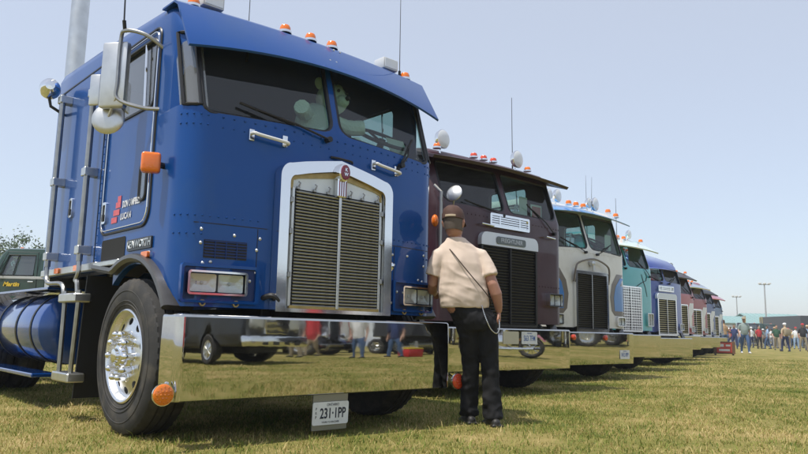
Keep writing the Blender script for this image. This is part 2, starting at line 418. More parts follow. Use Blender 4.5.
def cab_shell(S, root, mat):
    mb = MB()
    for off in (0., .045):
        V = [[mb.bm.verts.new(p) for p in r] for r in cab_rings(S, off)]
        n = len(V[0])
        for a, b in zip(V, V[1:]):
            for j in range(n):
                k = (j+1) % n; q = (a[j], a[k], b[k], b[j]); mb.bm.faces.new(q if off else q[::-1])
        lid(mb, V[0], bool(off)); lid(mb, V[-1], not off)
    me = bpy.data.meshes.new('cab'); mb.bm.to_mesh(me); mb.bm.free()
    cab = finish('cab', me, mat, root, 0)
    cut = []
    def cutter(m): o = m.build('cutter', mat, root, 0); cut.append(o)
    def FX(u, z, d): return Vector((u, d, z))
    for s in (-1, 1):                                   # windshield openings
        poly = ws_poly(S, s); m = MB(); m.prism(poly, FX, -.6, .75); cutter(m)
        a, b, r = S['arch']; m = MB(); m.lathe([(r, 0), (r, .8)], (s*.62, a, b), (s, 0, 0), 40); cutter(m)
        d = S['dwin']; m = MB(); m.prism(rrect(d[0], d[1], d[2], d[3], (.05, .05, .05, .09)), lambda v, z, q: Vector((q, v, z)), s*.9, s*1.5); cutter(m)
        if S['corner_glass']:
            m = MB(); c = corner_xy(S, s, 45, 0, 2.4); m.box(-.072, .072, -.3, .3, S['zw']+.02, S['zt']-.04, M=Matrix.Translation((c[0], c[1], 0)) @ Matrix.Rotation(-s*R(45), 4, 'Z')); 
            cutter(m)
    u = S['under']; m = MB(); m.box(-1.6, 1.6, u[0], 4.2, 0, u[1]); cutter(m)
    for c in cut: c.parent = None
    cab.parent = None
    boolean(cab, cut); cab.parent = root
    me = cab.data
    for p in me.polygons: p.use_smooth = True
    me.set_sharp_from_angle(angle=R(32))
    return cab

def corner_xy(S, s, ang, out, z):
    rc = S['rc']; w = S['w']; dv = S['rake']*max(0, z-S['zw']); ve = S['vf']+dv+S['bow']*((w-rc)/w)**2
    return (s*(w-rc+(rc+out)*math.cos(R(ang))), ve+rc-(rc+out)*math.sin(R(ang)))

def ws_poly(S, s, grow=0.):
    x0, x1 = S['gap']-grow, S['wsw']+grow
    r = S.get('wsr', (.10, .06, .05, .05))
    p = rrect(x0, x1, S['zw']+.01-grow, S['zt']+grow, r)
    dr = S.get('wsdrop', 0)
    p = [(x, z-dr*(x/S['wsw']) if z < (S['zw']+S['zt'])/2 else z) for x, z in p]
    return p if s > 0 else [(-x, z) for x, z in p[::-1]]

def windshields(S, root, mat=None):
    for s in (-1, 1):
        poly = ws_poly(S, s, .008)
        m = MB(); m.face([Vector((u, wsplane(S, u, z)+.018, z)) for u, z in poly])
        w = m.build('windshield', mat or WINDSH, root, 0)
        m = MB(); m.tube([Vector((u, wsplane(S, u, z)-.002, z)) for u, z in ws_poly(S, s, 0)], .016, 8, True); m.build('gasket', GASKET, w)
        # wiper
        m = MB()
        bx = s*.12+(.30 if s < 0 else .42)*0 
        px, pz = S.get('wiper', {}).get(s, (s*.22, S['zw']-.07))
        tx, tz = S.get('wipert', {}).get(s, (px-.62 if s < 0 else px+.45, pz+.16 if s < 0 else pz+.16))
        a = Vector((px, front(S, px, pz)-.03, pz)); b = Vector((tx, wsplane(S, tx, tz)-.03, tz))
        m.tube([a, a.lerp(b, .5)+Vector((0, -.03, 0)), b], .008, 6)
        dirv = (b-a).normalized(); up = Vector((0, S['rake'], 1)).normalized()
        c0 = b-dirv*.30+up*.004; c1 = b+dirv*.12+up*.004
        m.tube([c0+Vector((0, .012, 0)), c1+Vector((0, .012, 0))], .010, 6)
        m.tube([a+Vector((0, .04, 0)), a+Vector((0, -.02, 0))], .022, 8)
        m.build('wiper', BLACK, root)

def door_parts(S, root, mat, glassmat=None, sides=(-1, 1)):
    w = S['w']
    for s in sides:
        d = S['door']; f = lambda v, z, q: Vector((s*(w+q), v, z))
        fo = rrect(d[0], d[1], d[2], d[3], (.12, .10, .06, .08)); dw = S['dwin']
        # door skin with a window hole, as a thin raised frame plus lower panel edge
        m = MB(); m.tube([f(v, z, .002) for v, z in fo], .011, 6, True)
        dr = m.build('door', GASKET, root)
        m = MB(); m.tube([f(v, z, .012) for v, z in rrect(d[0]+.025, d[1]-.025, d[2]+.025, d[3]-.025, (.10, .08, .05, .07))], .005, 6, True); m.build('door_trim', CHROME, dr)
        wp = rrect(dw[0]-.006, dw[1]+.006, dw[2]-.006, dw[3]+.006, (.05, .05, .05, .09))
        m = MB(); m.face([f(v, z, -.02) for v, z in wp]); m.build('door_window', glassmat or DOORGLASS, dr, 0)
        m = MB(); m.tube([f(v, z, 0) for v, z in rrect(dw[0], dw[1], dw[2], dw[3], (.05, .05, .05, .09))], .013, 6, True); m.build('window_frame', GASKET, dr)
        m = MB(); v0 = dw[0]+.18; m.tube([f(v0-.01, dw[2], .0), f(v0+.03, dw[3], .0)], .010, 6); m.build('vent_bar', CHROME, dr)
    return dr

def make_visor(S, root, mat, W=1.2, low=(2.70, 2.57), top=(2.96, 2.90), vlow=.12, vtop=.36, name='sun_visor', n=18, thick=.012, curl=.05):
    m = MB(); rings = []
    for k in range(n+1):
        u = -W+2*W*k/n; q = (u/W)**2; zl = low[0]+(low[1]-low[0])*q; zt_ = top[0]+(top[1]-top[0])*q
        b = S['bow']*.8*q
        prof = [(vtop+.20+b, zt_+.0), (vtop+b, zt_-.005), (vtop-.06+b, zt_-curl*.7), (vlow+b, zl)]
        inn = [(y+thick, z-thick) for y, z in prof]
        rings.append([Vector((u, y, z)) for y, z in prof+inn[::-1]])
    m.loft(rings)
    return m.build(name, mat, root, 40)

WHEEL = {}
def make_wheel(parent, loc, side, kind='steer', cut=True):
    """side -1: outer face towards -x"""
    if kind not in WHEEL:
        rt = empty('wheel')
        # tyre, axis +h outward along -x
        pr = [(.292, .118), (.33, .138), (.40, .150), (.455, .148), (.495, .138), (.520, .122), (.529, .108), (.530, .062), (.516, .058), (.516, .048), (.531, .044),
              (.531, .008), (.517, .004), (.517, -.004), (.531, -.008), (.531, -.044), (.516, -.048), (.516, -.058), (.530, -.062), (.529, -.108), (.520, -.122), (.495, -.138), (.40, -.150), (.292, -.118)]
        n = 96; m = MB(); rings = []
        for r, h in pr:
            rr = []
            for j in range(n):
                q = r
                if abs(abs(h)-.108) < .003 and j % 2: q = r-.014
                if abs(abs(h)-.122) < .003 and j % 2: q = r-.008
                a = 2*PI*j/n; rr.append(Vector((-h, q*math.cos(a), q*math.sin(a))))
            rings.append(rr)
        m.loft(rings, cap=False); ty = m.build('tyre', RUBBER, rt, 28)
        m = MB()
        for r in (.345, .37, .44): m.lathe([(r, .143 if r < .36 else .1495), (r+.004, .1525 if r > .36 else .1475), (r+.008, .143 if r < .36 else .1495)], (0, 0, 0), (-1, 0, 0), 64, cap=False)
        m.build('sidewall_ridge', RUBBER, rt)
        if kind == 'steer':
            prof = [(.285, -.12), (.300, -.12), (.300, .118), (.318, .128), (.318, .140), (.308, .146), (.294, .138), (.286, .122), (.278, .102), (.264, .094), (.22, .106), (.18, .118), (.165, .121), (.10, .121), (.10, .085), (.24, .068), (.268, .05), (.285, .0)]
            m = MB(); m.lathe(prof, (0, 0, 0), (-1, 0, 0), 72, cap=False)
            # close the lathe into a ring
            me = m.mesh('rim'); rim = finish('rim', me, RIMALU, None, 0)
            bm = bmesh.new(); bm.from_mesh(me); bmesh.ops.bridge_loops(bm, edges=[e for e in bm.edges if e.is_boundary]); bmesh.ops.recalc_face_normals(bm, faces=bm.faces); bm.to_mesh(me); bm.free()
            cs = MB()
            for k in range(10):
                a = 2*PI*(k+.5)/10; c = Vector((0, .232*math.cos(a), .232*math.sin(a)))
                rad = Vector((0, math.cos(a), math.sin(a))); tan = Vector((0, -math.sin(a), math.cos(a)))
                cs.loft([[c+Vector((x, 0, 0))+rad*.025*math.cos(b)+tan*.033*math.sin(b) for b in [2*PI*j/14 for j in range(14)]] for x in (-.3, .3)])
            co = cs.build('cutter', RIMALU, None, 0); boolean(rim, [co]); rim.parent = rt
            for p in rim.data.polygons: p.use_smooth = True
            rim.data.set_sharp_from_angle(angle=R(30))
            m = MB(); m.lathe([(.115, .04), (.115, .128), (.105, .135), (.080, .138), (.076, .173), (.070, .183), (.050, .188), (.046, .208), (.03, .213), (.001, .213)], (0, 0, 0), (-1, 0, 0), 40, cap=False); m.build('hub', CHROME, rt)
            lug = None
            for k in range(10):
                a = 2*PI*k/10; 
                if lug is None:
                    m = MB(); m.lathe([(.030, .110), (.030, .122), (.024, .126), (.023, .180), (.020, .196), (.012, .204), (.001, .206)], (0, 0, 0), (-1, 0, 0), 14, cap=False); lug = m.build('lug_nut', CHROME, rt); o = lug
                else:
                    o = lug.copy(); COL.objects.link(o)
                o.location = (0, .150*math.cos(a), .150*math.sin(a))
            m = MB(); m.lathe([(.29, -.11), (.29, -.09), (.0, -.09)], (0, 0, 0), (-1, 0, 0), 32, cap=False); m.build('brake_drum', DARKUNDER, rt)
        else:
            m = MB(); m.lathe([(.300, .118), (.318, .128), (.318, .140), (.300, .140), (.285, .08), (.27, -.03), (.20, -.06), (.16, -.055), (.12, -.05), (.12, .08), (.09, .11), (.001, .112)], (0, 0, 0), (-1, 0, 0), 40, cap=False); m.build('rim', RIMALU, rt)
        WHEEL[kind] = rt; first = True
        w = rt; w.parent = parent; w.location = loc; w.rotation_euler = (0, 0, 0 if side < 0 else PI)
        return w
    w = copy_tree(WHEEL[kind], parent, loc, 0 if side < 0 else PI)
    return w

def make_bumper(root, W, zb, zt_, mat=BUMPER, depth=.34, rc=.05, curve=0., flange=.05, vf=0., sweep=0., tilt=0.):
    """steel plate bent round at both ends, with a rolled top edge"""
    plan = [(-W, depth)]
    for a in range(0, 91, 15): plan.append((-W+rc-rc*math.cos(R(a)), rc-rc*math.sin(R(a))))
    k = 12
    for i in range(1, k): plan.append((-W+rc+(2*W-2*rc)*i/k, 0))
    for a in range(90, -1, -15): plan.append((W-rc+rc*math.cos(R(a)), rc-rc*math.sin(R(a))))
    plan.append((W, depth))
    h = zt_-zb
    prof = [(flange+.03, zb), (.007, zb), (.006, zb), (.0, zb+.006), (.0, zb+.008)]
    for i in range(1, 6): prof.append((-curve*math.sin(PI*i/6), zb+.008+(h-.038)*i/6))
    prof += [(0, zt_-.0215), (0, zt_-.020), (.003, zt_-.010), (.010, zt_-.003), (.020, zt_), (.0215, zt_), (flange+.06, zt_+.001)]
    prof = [(o-tilt*(z-zb)/h, z) for o, z in prof]
    m = MB(); rings = []
    th = .006
    def off(i):
        a = Vector(plan[max(i-1, 0)]); b = Vector(plan[min(i+1, len(plan)-1)]); d = (b-a).normalized(); return Vector((-d.y, d.x))
    for i, (x, y) in enumerate(plan):
        nrm = off(i)
        sv = sweep*(x/W)**2
        ro = [Vector((x+nrm.x*o, y+nrm.y*o+vf+sv, z)) for o, z in prof]
        ri = [Vector((x+nrm.x*(o+th), y+nrm.y*(o+th)+vf+sv, z-(th if z > zt_-.02 else 0) + (th if z < zb+.004 else 0))) for o, z in prof]
        rings.append(ro+ri[::-1])
    m.loft(rings)
    return m.build('bumper', mat, root, 40)

def marker_light(root, loc, mat=AMBER, r=.045, h=.055, name='marker_light', sx=1.):
    m = MB(); m.lathe([(r*1.15, -.012), (r*1.15, .006)], loc, (0, 0, 1), 14); b = m.build(name, CHROME, root)
    m = MB(); m.lathe([(r, .006), (r*.96, h*.6), (r*.75, h*.92), (r*.3, h)], loc, (0, 0, 1), 14); m.build('lens', mat, b)
    return b

def chassis(S, root, length=6.2, rear=True, dark=DARKUNDER):
    for s in (-1, 1):
        m = MB(); m.box(s*.42-.045, s*.42+.045, .25, length, .62, .88, .01); m.build('frame_rail', dark, root, 0)
    v, z, r = S['arch']; z = .53
    m = MB(); m.tube([(-1.0, v, .50), (-.75, v, .48), (-.6, v, .40), (.6, v, .40), (.75, v, .48), (1.0, v, .50)], .055, 8)
    for s in (-1, 1): m.box(s*.45-.04, s*.45+.04, v-.7, v+.7, .47, .56, .01)
    m.build('front_axle', dark, root)
    m = MB(); m.box(-.38, .38, .18, 1.9, .42, .95, .08, 2); m.box(-.30, .30, .1, .3, .5, .84, .03); m.lathe([(.2, 0), (.26, .2), (.26, .5)], (0, 1.9, .6), (0, 1, 0), 20); m.build('engine_block', dark, root)
    for s in (-1, 1): make_wheel(root, (s*1.045, v, .528), s, 'steer')
    if rear:
        for yv in (length-1.5, length-.2):
            m = MB(); m.tube([(-.95, yv, .53), (.95, yv, .53)], .10, 10); m.sphere((0, yv, .53), .22); m.build('drive_axle', dark, root)
            for s in (-1, 1):
                make_wheel(root, (s*1.05, yv, .528), s, 'drive'); make_wheel(root, (s*.72, yv, .528), s, 'drive')

def headlights(S, root, u0, u1, z0, z1, bezel=CHROME, side=(-1, 1), two=True, vert=False, d=.035):
    for s in side:
        f = lambda u, z, q: Vector((s*u, front(S, u, z)-q, z))
        o = rrect(u0, u1, z0, z1, .018, 3); i_ = rrect(u0+.013, u1-.013, z0+.013, z1-.013, .012, 3)
        m = MB(); m.frame(o, i_, f, -.02, d); h = m.build('headlight', bezel, root, 30)
        n = 2 if two else 1; wd = (u1-u0-.030)/n
        for k in range(n):
            a = u0+.015+wd*k+.005; b = a+wd-.010; lo, hi = z0+.020, z1-.020
            if vert: pass
            m = MB(); rings = []
            for q, g in ((.022, 0), (.014, .010), (.006, .028), (.002, .045)):
                gx = min(g, (b-a)*.42); gz = min(g, (hi-lo)*.42)
                rings.append([f(x, z, q) for x, z in rrect(a+gx, b-gx, lo+gz, hi-gz, .012, 3)])
            m.loft(rings, cap=False); m.bm.faces.new([m.bm.verts.new(p) for p in rings[-1]]); m.build('reflector', REFLECTOR, h, 30)
            m = MB(); m.sphere(f((a+b)/2, (lo+hi)/2, .006), .012, 8, 6); m.build('bulb', WHITE, h)
            m = MB(); m.prism(rrect(a, b, lo, hi, .012, 3), f, .022, .026); m.build('lens', LAMPGL, h, 0)
            if k: 
                m = MB(); m.prism([(a-.009, z0+.02), (a-.001, z0+.02), (a-.001, z1-.02), (a-.009, z1-.02)], f, .0, .03); m.build('divider', BLACK, h, 0)

def spot_lamp(root, loc, r=.10, d=(0, -1, 0), mat=CHROME, name='roof_lamp', post=.1):
    m = MB(); L = Vector(loc); d = Vector(d).normalized()
    m.lathe([(r*.15, .55*r), (r*.6, .45*r), (r*.92, .15*r), (r, -.1*r), (r*1.03, -.25*r), (r*.97, -.32*r)], L, -d, 20)
    m.tube([L-d*r*.2+Vector((0, 0, -r)), L-d*r*.2+Vector((0, 0, -r-post))], .012, 6)
    b = m.build(name, mat, root)
    m = MB(); m.lathe([(r*.95, .32*r), (r*.8, .40*r), (r*.3, .46*r), (.001, .47*r)], L, d, 20, cap=False); m.build('lens', PLASTW, b)
    return b
PLASTW = P('frosted_lens', (.80, .82, .84), .2, coat=.5)
ROOFBOX = P('grey_lamp_box', (.62, .63, .62), .4)

def interior(S, root, mat=INTER):
    w = S['w']-.08
    m = MB(); zf = 1.5
    m.box(-w, w, S['vf']+.25, 2.1, zf-.05, zf, 0)                                   # floor
    m.build('cab_floor', mat, root, 0)
    m = MB(); m.box(-w, w, S['vf']+.22, S['vf']+.58, S['zw']-.33, S['zw']-.05, .04, 2); m.box(.15, w-.1, S['vf']+.24, S['vf']+.5, S['zw']-.1, S['zw']+.03, .05, 2); m.build('dashboard', mat, root)
    m = MB(); m.box(-w, w, 2.05, 2.1, 1.2, 2.8); m.build('sleeper_curtain', INTERG, root, 0)
    for s in (-1, 1):
        m = MB(); m.box(s*.62-.25, s*.62+.25, 1.1, 1.6, 1.75, 1.92, .05, 2); m.box(s*.62-.25, s*.62+.25, 1.52, 1.68, 1.85, 2.52, .05, 2); m.box(s*.62-.14, s*.62+.14, 1.54, 1.66, 2.5, 2.66, .04, 2); m.box(s*.62-.2, s*.62+.2, 1.15, 1.5, zf, 1.8, .02); m.build('seat', INTERG, root)
    m = MB(); c = Vector(S.get('steer', (.60, .66, S['zw']+.11))); ax = Vector((0, -.5, .86)).normalized(); x = Vector((1, 0, 0)); y = ax.cross(x)
    m.tube([c+(x*math.cos(a)+y*math.sin(a))*.235 for a in [2*PI*k/28 for k in range(28)]], .016, 8, True)
    for a in (0, 120, 240): m.tube([c-ax*.03, c+(x*math.cos(R(a+90))+y*math.sin(R(a+90)))*.235], .012, 6)
    m.tube([c, c-ax*.5], .03, 8); m.build('steering_wheel', BLACK, root)
# ------------------------------------------------------------------ the blue truck in front
U1 = 42.31
S1 = dict(BASE); S1.update(corner_glass=True, steer=(.79, .47, 2.385), eave=[(.3, 2.89), (.5, 2.91), (1.6, 2.98), (3.05, 3.03)], rise=.13, vr=3.06, rc=.18, arch=(.82, .50, .66), under=(1.22, 1.15), wsw=1.03, zt=2.78, wsdrop=.035,
      wiper={-1: (-.10, 2.115), 1: (.66, 2.06)}, wipert={-1: (-.66, 2.235), 1: (.80, 2.24)})
T1 = empty('cabover_truck', (-.4701, 5.063, 0), R(U1))
tag(T1, 'big blue cabover truck with wide mirror-like bumper, nearest in the row', 'truck', 'cabover trucks parked in a row')
cab1 = cab_shell(S1, T1, BLUE)
windshields(S1, T1)
chassis(S1, T1, 6.6)
interior(S1, T1)
W1 = S1['w']
def F1(u, z, d=0.): return Vector((u, front(S1, u, z)-d, z))
def L1(v, z, d=0.): return Vector((-(W1+d), v, z))            # the side that faces left in the picture
# corner panes
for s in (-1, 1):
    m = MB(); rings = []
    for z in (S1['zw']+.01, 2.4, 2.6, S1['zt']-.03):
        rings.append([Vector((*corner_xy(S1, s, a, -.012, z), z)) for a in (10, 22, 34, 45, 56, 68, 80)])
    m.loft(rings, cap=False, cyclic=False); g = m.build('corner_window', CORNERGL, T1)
    for q in range(1):
        path = [Vector((*corner_xy(S1, s, a, .004, S1['zw']+.02), S1['zw']+.02)) for a in (26, 34, 45, 56, 64)]+[Vector((*corner_xy(S1, s, 64, .004, z), z)) for z in (2.35, 2.55, 2.74)]+[Vector((*corner_xy(S1, s, a, .004, 2.74), 2.74)) for a in (56, 45, 34, 26)]+[Vector((*corner_xy(S1, s, 26, .004, z), z)) for z in (2.55, 2.35)]
        m = MB(); m.tube(path, .013, 6, True); m.build('gasket', GASKET, g)
# visor
make_visor(S1, T1, BLUE, W=1.165, low=(2.675, 2.575), top=(2.985, 2.985), vlow=.06, vtop=.34, curl=.06)
m = MB()
for dz in (-.02, .05):
    for du in (-.03, .03): m.sphere((du, .14-dz*.6, 2.80+dz), .009, 6, 5)
m.build('rivets', ALU, T1)['kind'] = 'stuff'
# doors
dr = door_parts(S1, T1, BLUE)
m = MB(); m.prism(rrect(.735, .83, 1.62, 1.86, .035, 4), lambda v, z, q: L1(v, z, q), -.02, .006); m.build('peep_window', DOORGLASS, T1, 0)
m = MB(); m.tube([L1(v, z, .006) for v, z in rrect(.725, .84, 1.61, 1.87, .04, 4)], .011, 6, True); m.build('window_frame', GASKET, T1)
# paddle latches
for v, z in ((1.49, 1.60), (2.32, 1.74)):
    m = MB(); m.frame([(v+a, z+b) for a, b in rrect(-.042, .042, -.095, .075, .02, 3)], [(v+a, z+b) for a, b in rrect(-.024, .024, -.078, .055, .012, 3)], lambda a, b, q: L1(a, b, q), -.004, .016)
    h = m.build('door_handle', CHROME, T1)
    m = MB(); m.prism([(v+a, z+b) for a, b in rrect(-.024, .024, -.078, .055, .01, 2)], lambda a, b, q: L1(a, b, q), .0, .004); m.prism([(v+a, z+b) for a, b in rrect(-.018, .018, -.075, -.02, .008, 2)], lambda a, b, q: L1(a, b, q), .004, .022); m.build('latch', BLACK, h)
# door lettering
TXTW = P('white_lettering', (.78, .78, .80), .4); TXTR = P('red_lettering', (.62, .10, .12), .4, var=.2, vscale=40)
Ms = lambda v, z, d=.004: basis(L1(v, z, d), (0, -1, 0), (0, 0, 1))
text('door_lettering', 'DON CAMPBELL', .072, TXTW, T1, Ms(.975, 1.615), .001, .62, .0012)
text('door_lettering', 'LUCAN', .066, TXTW, T1, Ms(1.06, 1.525), .001, .9, .0012)
m = MB()
for a, z, wd in ((1.30, 1.515, .07), (1.265, 1.57, .075), (1.235, 1.625, .06), (1.215, 1.67, .04)):
    m.box(-(W1+.004), -(W1+.002), a-wd, a+wd*.6, z-.022, z+.022)
m.build('door_emblem', TXTR, T1, 0)
# sleeper seams and rivet columns
m = MB()
for v in (1.66, 2.06, 2.95): m = MB(); m.box(-(W1+.004), -(W1-.02), v-.005, v+.005, 1.18, 2.88); m.build('panel_seam', GASKET, T1, 0)
m = MB(); m.box(-(W1+.004), -(W1-.02), 1.6, 2.98, 2.885, 2.897); m.build('panel_seam', GASKET, T1, 0)
m = MB()
def rivline(a, b, n, r=.007):
    for k in range(n):
        m.sphere(a.lerp(b, k/(n-1)), r, 6, 4)
for k in range(34): m.sphere(L1(2.90, 1.2+k*.05, 0), .007, 6, 4)
for k in range(26): m.sphere(L1(1.63, 1.25+k*.06, 0), .006, 6, 4)
for k in range(25): u = -.9+k*1.8/24; m.sphere(F1(u, 2.125), .0085, 6, 4)
for k in range(25): u = -.9+k*1.8/24; m.sphere(F1(u, 2.055), .006, 6, 4)
for s in (-1, 1):
    for k in range(7): m.sphere(F1(s*(.62+k*.055), 1.45), .007, 6, 4)
    for a in (20, 35, 50, 65, 80):
        for z in (1.45, 2.125, 2.06, 1.33): m.sphere(Vector((*corner_xy(S1, s, a, 0, z), z)), .007, 6, 4)
        pass
m.build('rivets', BLUE, T1)['kind'] = 'stuff'
m = MB()
for s in (-1, 1):
    for u, z in ((.60, 1.33), (.78, 1.335), (1.0, 1.36), (1.0, 1.27), (.98, 1.14), (.80, 1.125), (.62, 1.25), (.62, 1.10), (.60, .95), (.66, 1.04), (.93, 1.15)): m.sphere(F1(s*u, z), .012, 7, 5)
m.build('bolts', ALU, T1)['kind'] = 'stuff'
# front seams
m = MB()
for z in (1.40,):
    for u0, u1 in ((-1.05, -.55), (.55, 1.05)):
        m = MB(); m.prism([(u0+(u1-u0)*k/8, z) for k in range(9)]+[(u1+(u0-u1)*k/8, z+.005) for k in range(9)], lambda a, b, q: F1(a, b, q), -.01, .002); m.build('panel_seam', GASKET, T1, 0)
for u in (-.62, .62): m = MB(); m.prism([(u, .9), (u+.004, .9), (u+.004, 1.395), (u, 1.395)], lambda a, b, q: F1(a, b, q), -.01, .002); m.build('panel_seam', GASKET, T1, 0)
# air vents beside the grille
for s in (-1,):
    m = MB(); m.prism(rrect(.69, .98, 1.175, 1.295, .004, 2), lambda a, b, q: F1(s*a, b, q), -.01, .003); vt = m.build('air_vent', BLACK, T1, 0)
    BLUEDK = P('dark_blue_slat', (.008, .03, .13), .45, .2)
    for k in range(6):
        z = 1.187+k*.019; m = MB(); m.prism(rrect(.694, .976, z, z+.009, .001, 1), lambda a, b, q: F1(s*a, b, q), .003, .010); m.build('slat', BLUEDK, vt, 0)
    for k in range(1, 4):
        u = .69+.29*k/4; m = MB(); m.prism(rrect(u-.003, u+.003, 1.178, 1.292, .001, 1), lambda a, b, q: F1(s*a, b, q), .003, .012); m.build('slat', BLUEDK, vt, 0)
# headlights in a boxed recess
for s in (-1, 1):
    m = MB(); m.frame(rrect(.60, 1.115, .885, 1.135, .02, 3), rrect(.625, 1.10, .90, 1.115, .015, 3), lambda a, b, q: F1(s*a, b, q), -.01, .022); m.build('headlight_surround', BLUE, T1)
    m = MB(); m.prism(rrect(.625, 1.10, .91, 1.115, .015, 3), lambda a, b, q: F1(s*a, b, q), -.01, .004); m.build('headlight_backing', BLUEDK, T1, 0)
    for u in (.75, .97):
        m = MB(); m.lathe([(.022, -.005), (.022, .012), (.013, .012), (.013, .0)], F1(s*u, .885, .0), (0, -1, 0), 12, cap=False); m.build('bolt', GOLDTRIM, T1)
headlights(S1, T1, .695, 1.085, .935, 1.09, d=.05)
# grille
vg = S1['vf']
GF = lambda u, z, q: Vector((u, vg-q, z))
def arch_poly(hw, z0, zs, zc, r=.07, n=6):
    """shell outline: straight sides, rounded shoulders at zs, low peak zc in the middle"""
    p = [(-hw, z0), (hw, z0)]
    for k in range(n+1):
        a = PI*.5*k/n; p.append((hw-r+r*math.cos(a), zs-r+r*math.sin(a)*1.15))
    for k in range(1, 8):
        u = (hw-r)*(1-2*k/8); p.append((u, zs+.15*r+(zc-zs-.15*r)*(1-abs(u)/(hw-r))**.85))
    for k in range(n+1):
        a = PI*.5+PI*.5*k/n; p.append((-hw+r+r*math.cos(a), zs-r+r*math.sin(a)*1.15))
    return p
m = MB(); m.prism(arch_poly(.43, .86, 1.80, 1.89), GF, -.02, .028); gl = m.build('grille', SHELLALU, T1, 30)
m = MB(); m.frame(arch_poly(.512, .845, 1.865, 1.965, .085), arch_poly(.435, .870, 1.79, 1.885, .05), GF, -.02, .062); m.build('grille_surround', CHROME, gl, 30)
m = MB(); m.prism(rrect(-.392, .392, .885, 1.705, .004, 1), GF, .02, .032); m.build('radiator_core', CORE, gl, 0)
m = MB()
for sg in (-1, 1):
    m = MB(); m.prism([(0, 1.838), (0, 1.880), (sg*.36, 1.812), (sg*.415, 1.79), (sg*.418, 1.70), (sg*.400, 1.70), (sg*.395, 1.765), (sg*.35, 1.782)], GF, .028, .036); m.build('inner_trim', GOLDTRIM, gl, 0)
m = MB(); m.box(-.40, .40, vg-.058, vg-.03, .862, .892, .004); m.build('lower_trim', GOLDTRIM, gl)
n_sl = 36; slat0 = None
for s in (-1, 1):
    for k in range(n_sl):
        z = .900+k*(1.690-.900)/(n_sl-1)
        if slat0 is None:
            m = MB(); m.box(-.183, .183, -.022, 0, -.0055, .0055, .0015, M=Matrix.Rotation(R(30), 4, 'X')); slat0 = m.build('slat', SLAT, gl, 0); o = slat0
        else: o = slat0.copy(); COL.objects.link(o)
        o.location = (s*.195, vg-.036, z)
m = MB(); m.box(-.012, .012, vg-.066, vg-.03, .875, 1.72, .003); m.build('centre_bar', ALU, gl)
for s in (-1, 1):
    m = MB(); m.box(s*.398-.010, s*.398+.010, vg-.05, vg-.028, .885, 1.71, .002); m.build('side_bar', ALU, gl)
for u in (-.36, -.22, -.1, .1, .22, .36):
    m = MB(); m.box(u-.011, u+.011, vg-.055, vg-.03, 1.70, 1.722, .003); m.tube([(u, vg-.055, 1.72), (u+.008, vg-.06, 1.745), (u-.006, vg-.055, 1.755)], .006, 6); m.build('latch', STEELGREY, gl)
for s in (-1, 1):
    for z in (1.10, 1.40, 1.62):
        m = MB(); m.box(s*.412-.012, s*.412+.012, vg-.06, vg-.04, z-.02, z+.02, .004); m.build('hinge', STEELGREY, gl)
# emblem: red oval medallion over a striped stem
em = empty('emblem'); em.parent = gl
REDEN = P('red_enamel', (.20, .010, .03), .25, coat=.6)
# (emblem pieces sit one level down from the grille)
bpy.data.objects.remove(em)
OV = Matrix.Translation((0, 0, 1.872)) @ Matrix.Diagonal((.78, 1, 1.08, 1)) @ Matrix.Translation((0, 0, -1.872))
m = MB(); m.lathe([(.001, .115), (.045, .112), (.062, .10), (.066, .07), (.066, .03)], (0, vg, 1.872), (0, -1, 0), 24, cap=False); m.xform(OV); em = m.build('emblem', CHROME, T1)
m = MB(); m.lathe([(.052, .1085), (.051, .116), (.03, .119), (.001, .12)], (0, vg, 1.872), (0, -1, 0), 24, cap=False); m.xform(OV); m.build('medallion', REDEN, em)
m = MB(); m.box(-.042, .042, vg-.085, vg-.03, 1.69, 1.83, .008); m.build('stem', CHROME, em)
for k in range(4):
    m = MB(); u = -.030+k*.020; m.box(u-.0045, u+.0045, vg-.0875, vg-.08, 1.698, 1.81, .001); m.build('stripe', REDEN, em, 0)
text('emblem_letters', 'K\nW', .034, CHROME, em, basis((0, vg-.121, 1.872), (1, 0, 0), (0, 0, 1)), .002, 1, .001)
# grab handles and latch under the windshield
for u0, u1, z in ((-.70, -.45, 2.03), (.36, .62, 2.0)):
    m = MB(); m.tube(smoothpath([F1(u0, z+.02, 0), F1(u0, z+.015, .05), F1(u0+.03, z+.005, .062), F1(u1-.03, z-.012, .062), F1(u1, z-.018, .05), F1(u1, z-.02, 0)], 3), .0125, 8)
    m.build('grab_handle', WHITE, T1)
    for u in (u0, u1):
        m = MB(); m.box(u-.02, u+.02, 0, .02, z-.03, z+.05, .003, M=Matrix.Translation((0, front(S1, u, z)-.012, 0))); m.build('handle_foot', CHROME, T1)
m = MB(); m.tube([F1(-.06, 1.995, .005), F1(.0, 1.99, .03), F1(.12, 1.985, .03), F1(.14, 1.98, .01)], .009, 6); m.build('hood_latch', BLACK, T1)
m = MB(); m.lathe([(.040, -.01), (.040, .006), (.030, .010), (.026, .028), (.001, .032)], F1(.57, 1.235), (0, -1, 0), 18, cap=False); m.build('filler_cap', CHROME, T1)
m = MB(); m.tube(smoothpath([F1(-.56, .93, -.02), F1(-.53, .95, .06), F1(-.49, .92, .07), F1(-.46, .87, .03)], 4), .019, 8); m.build('rubber_hose', BLACK, T1)
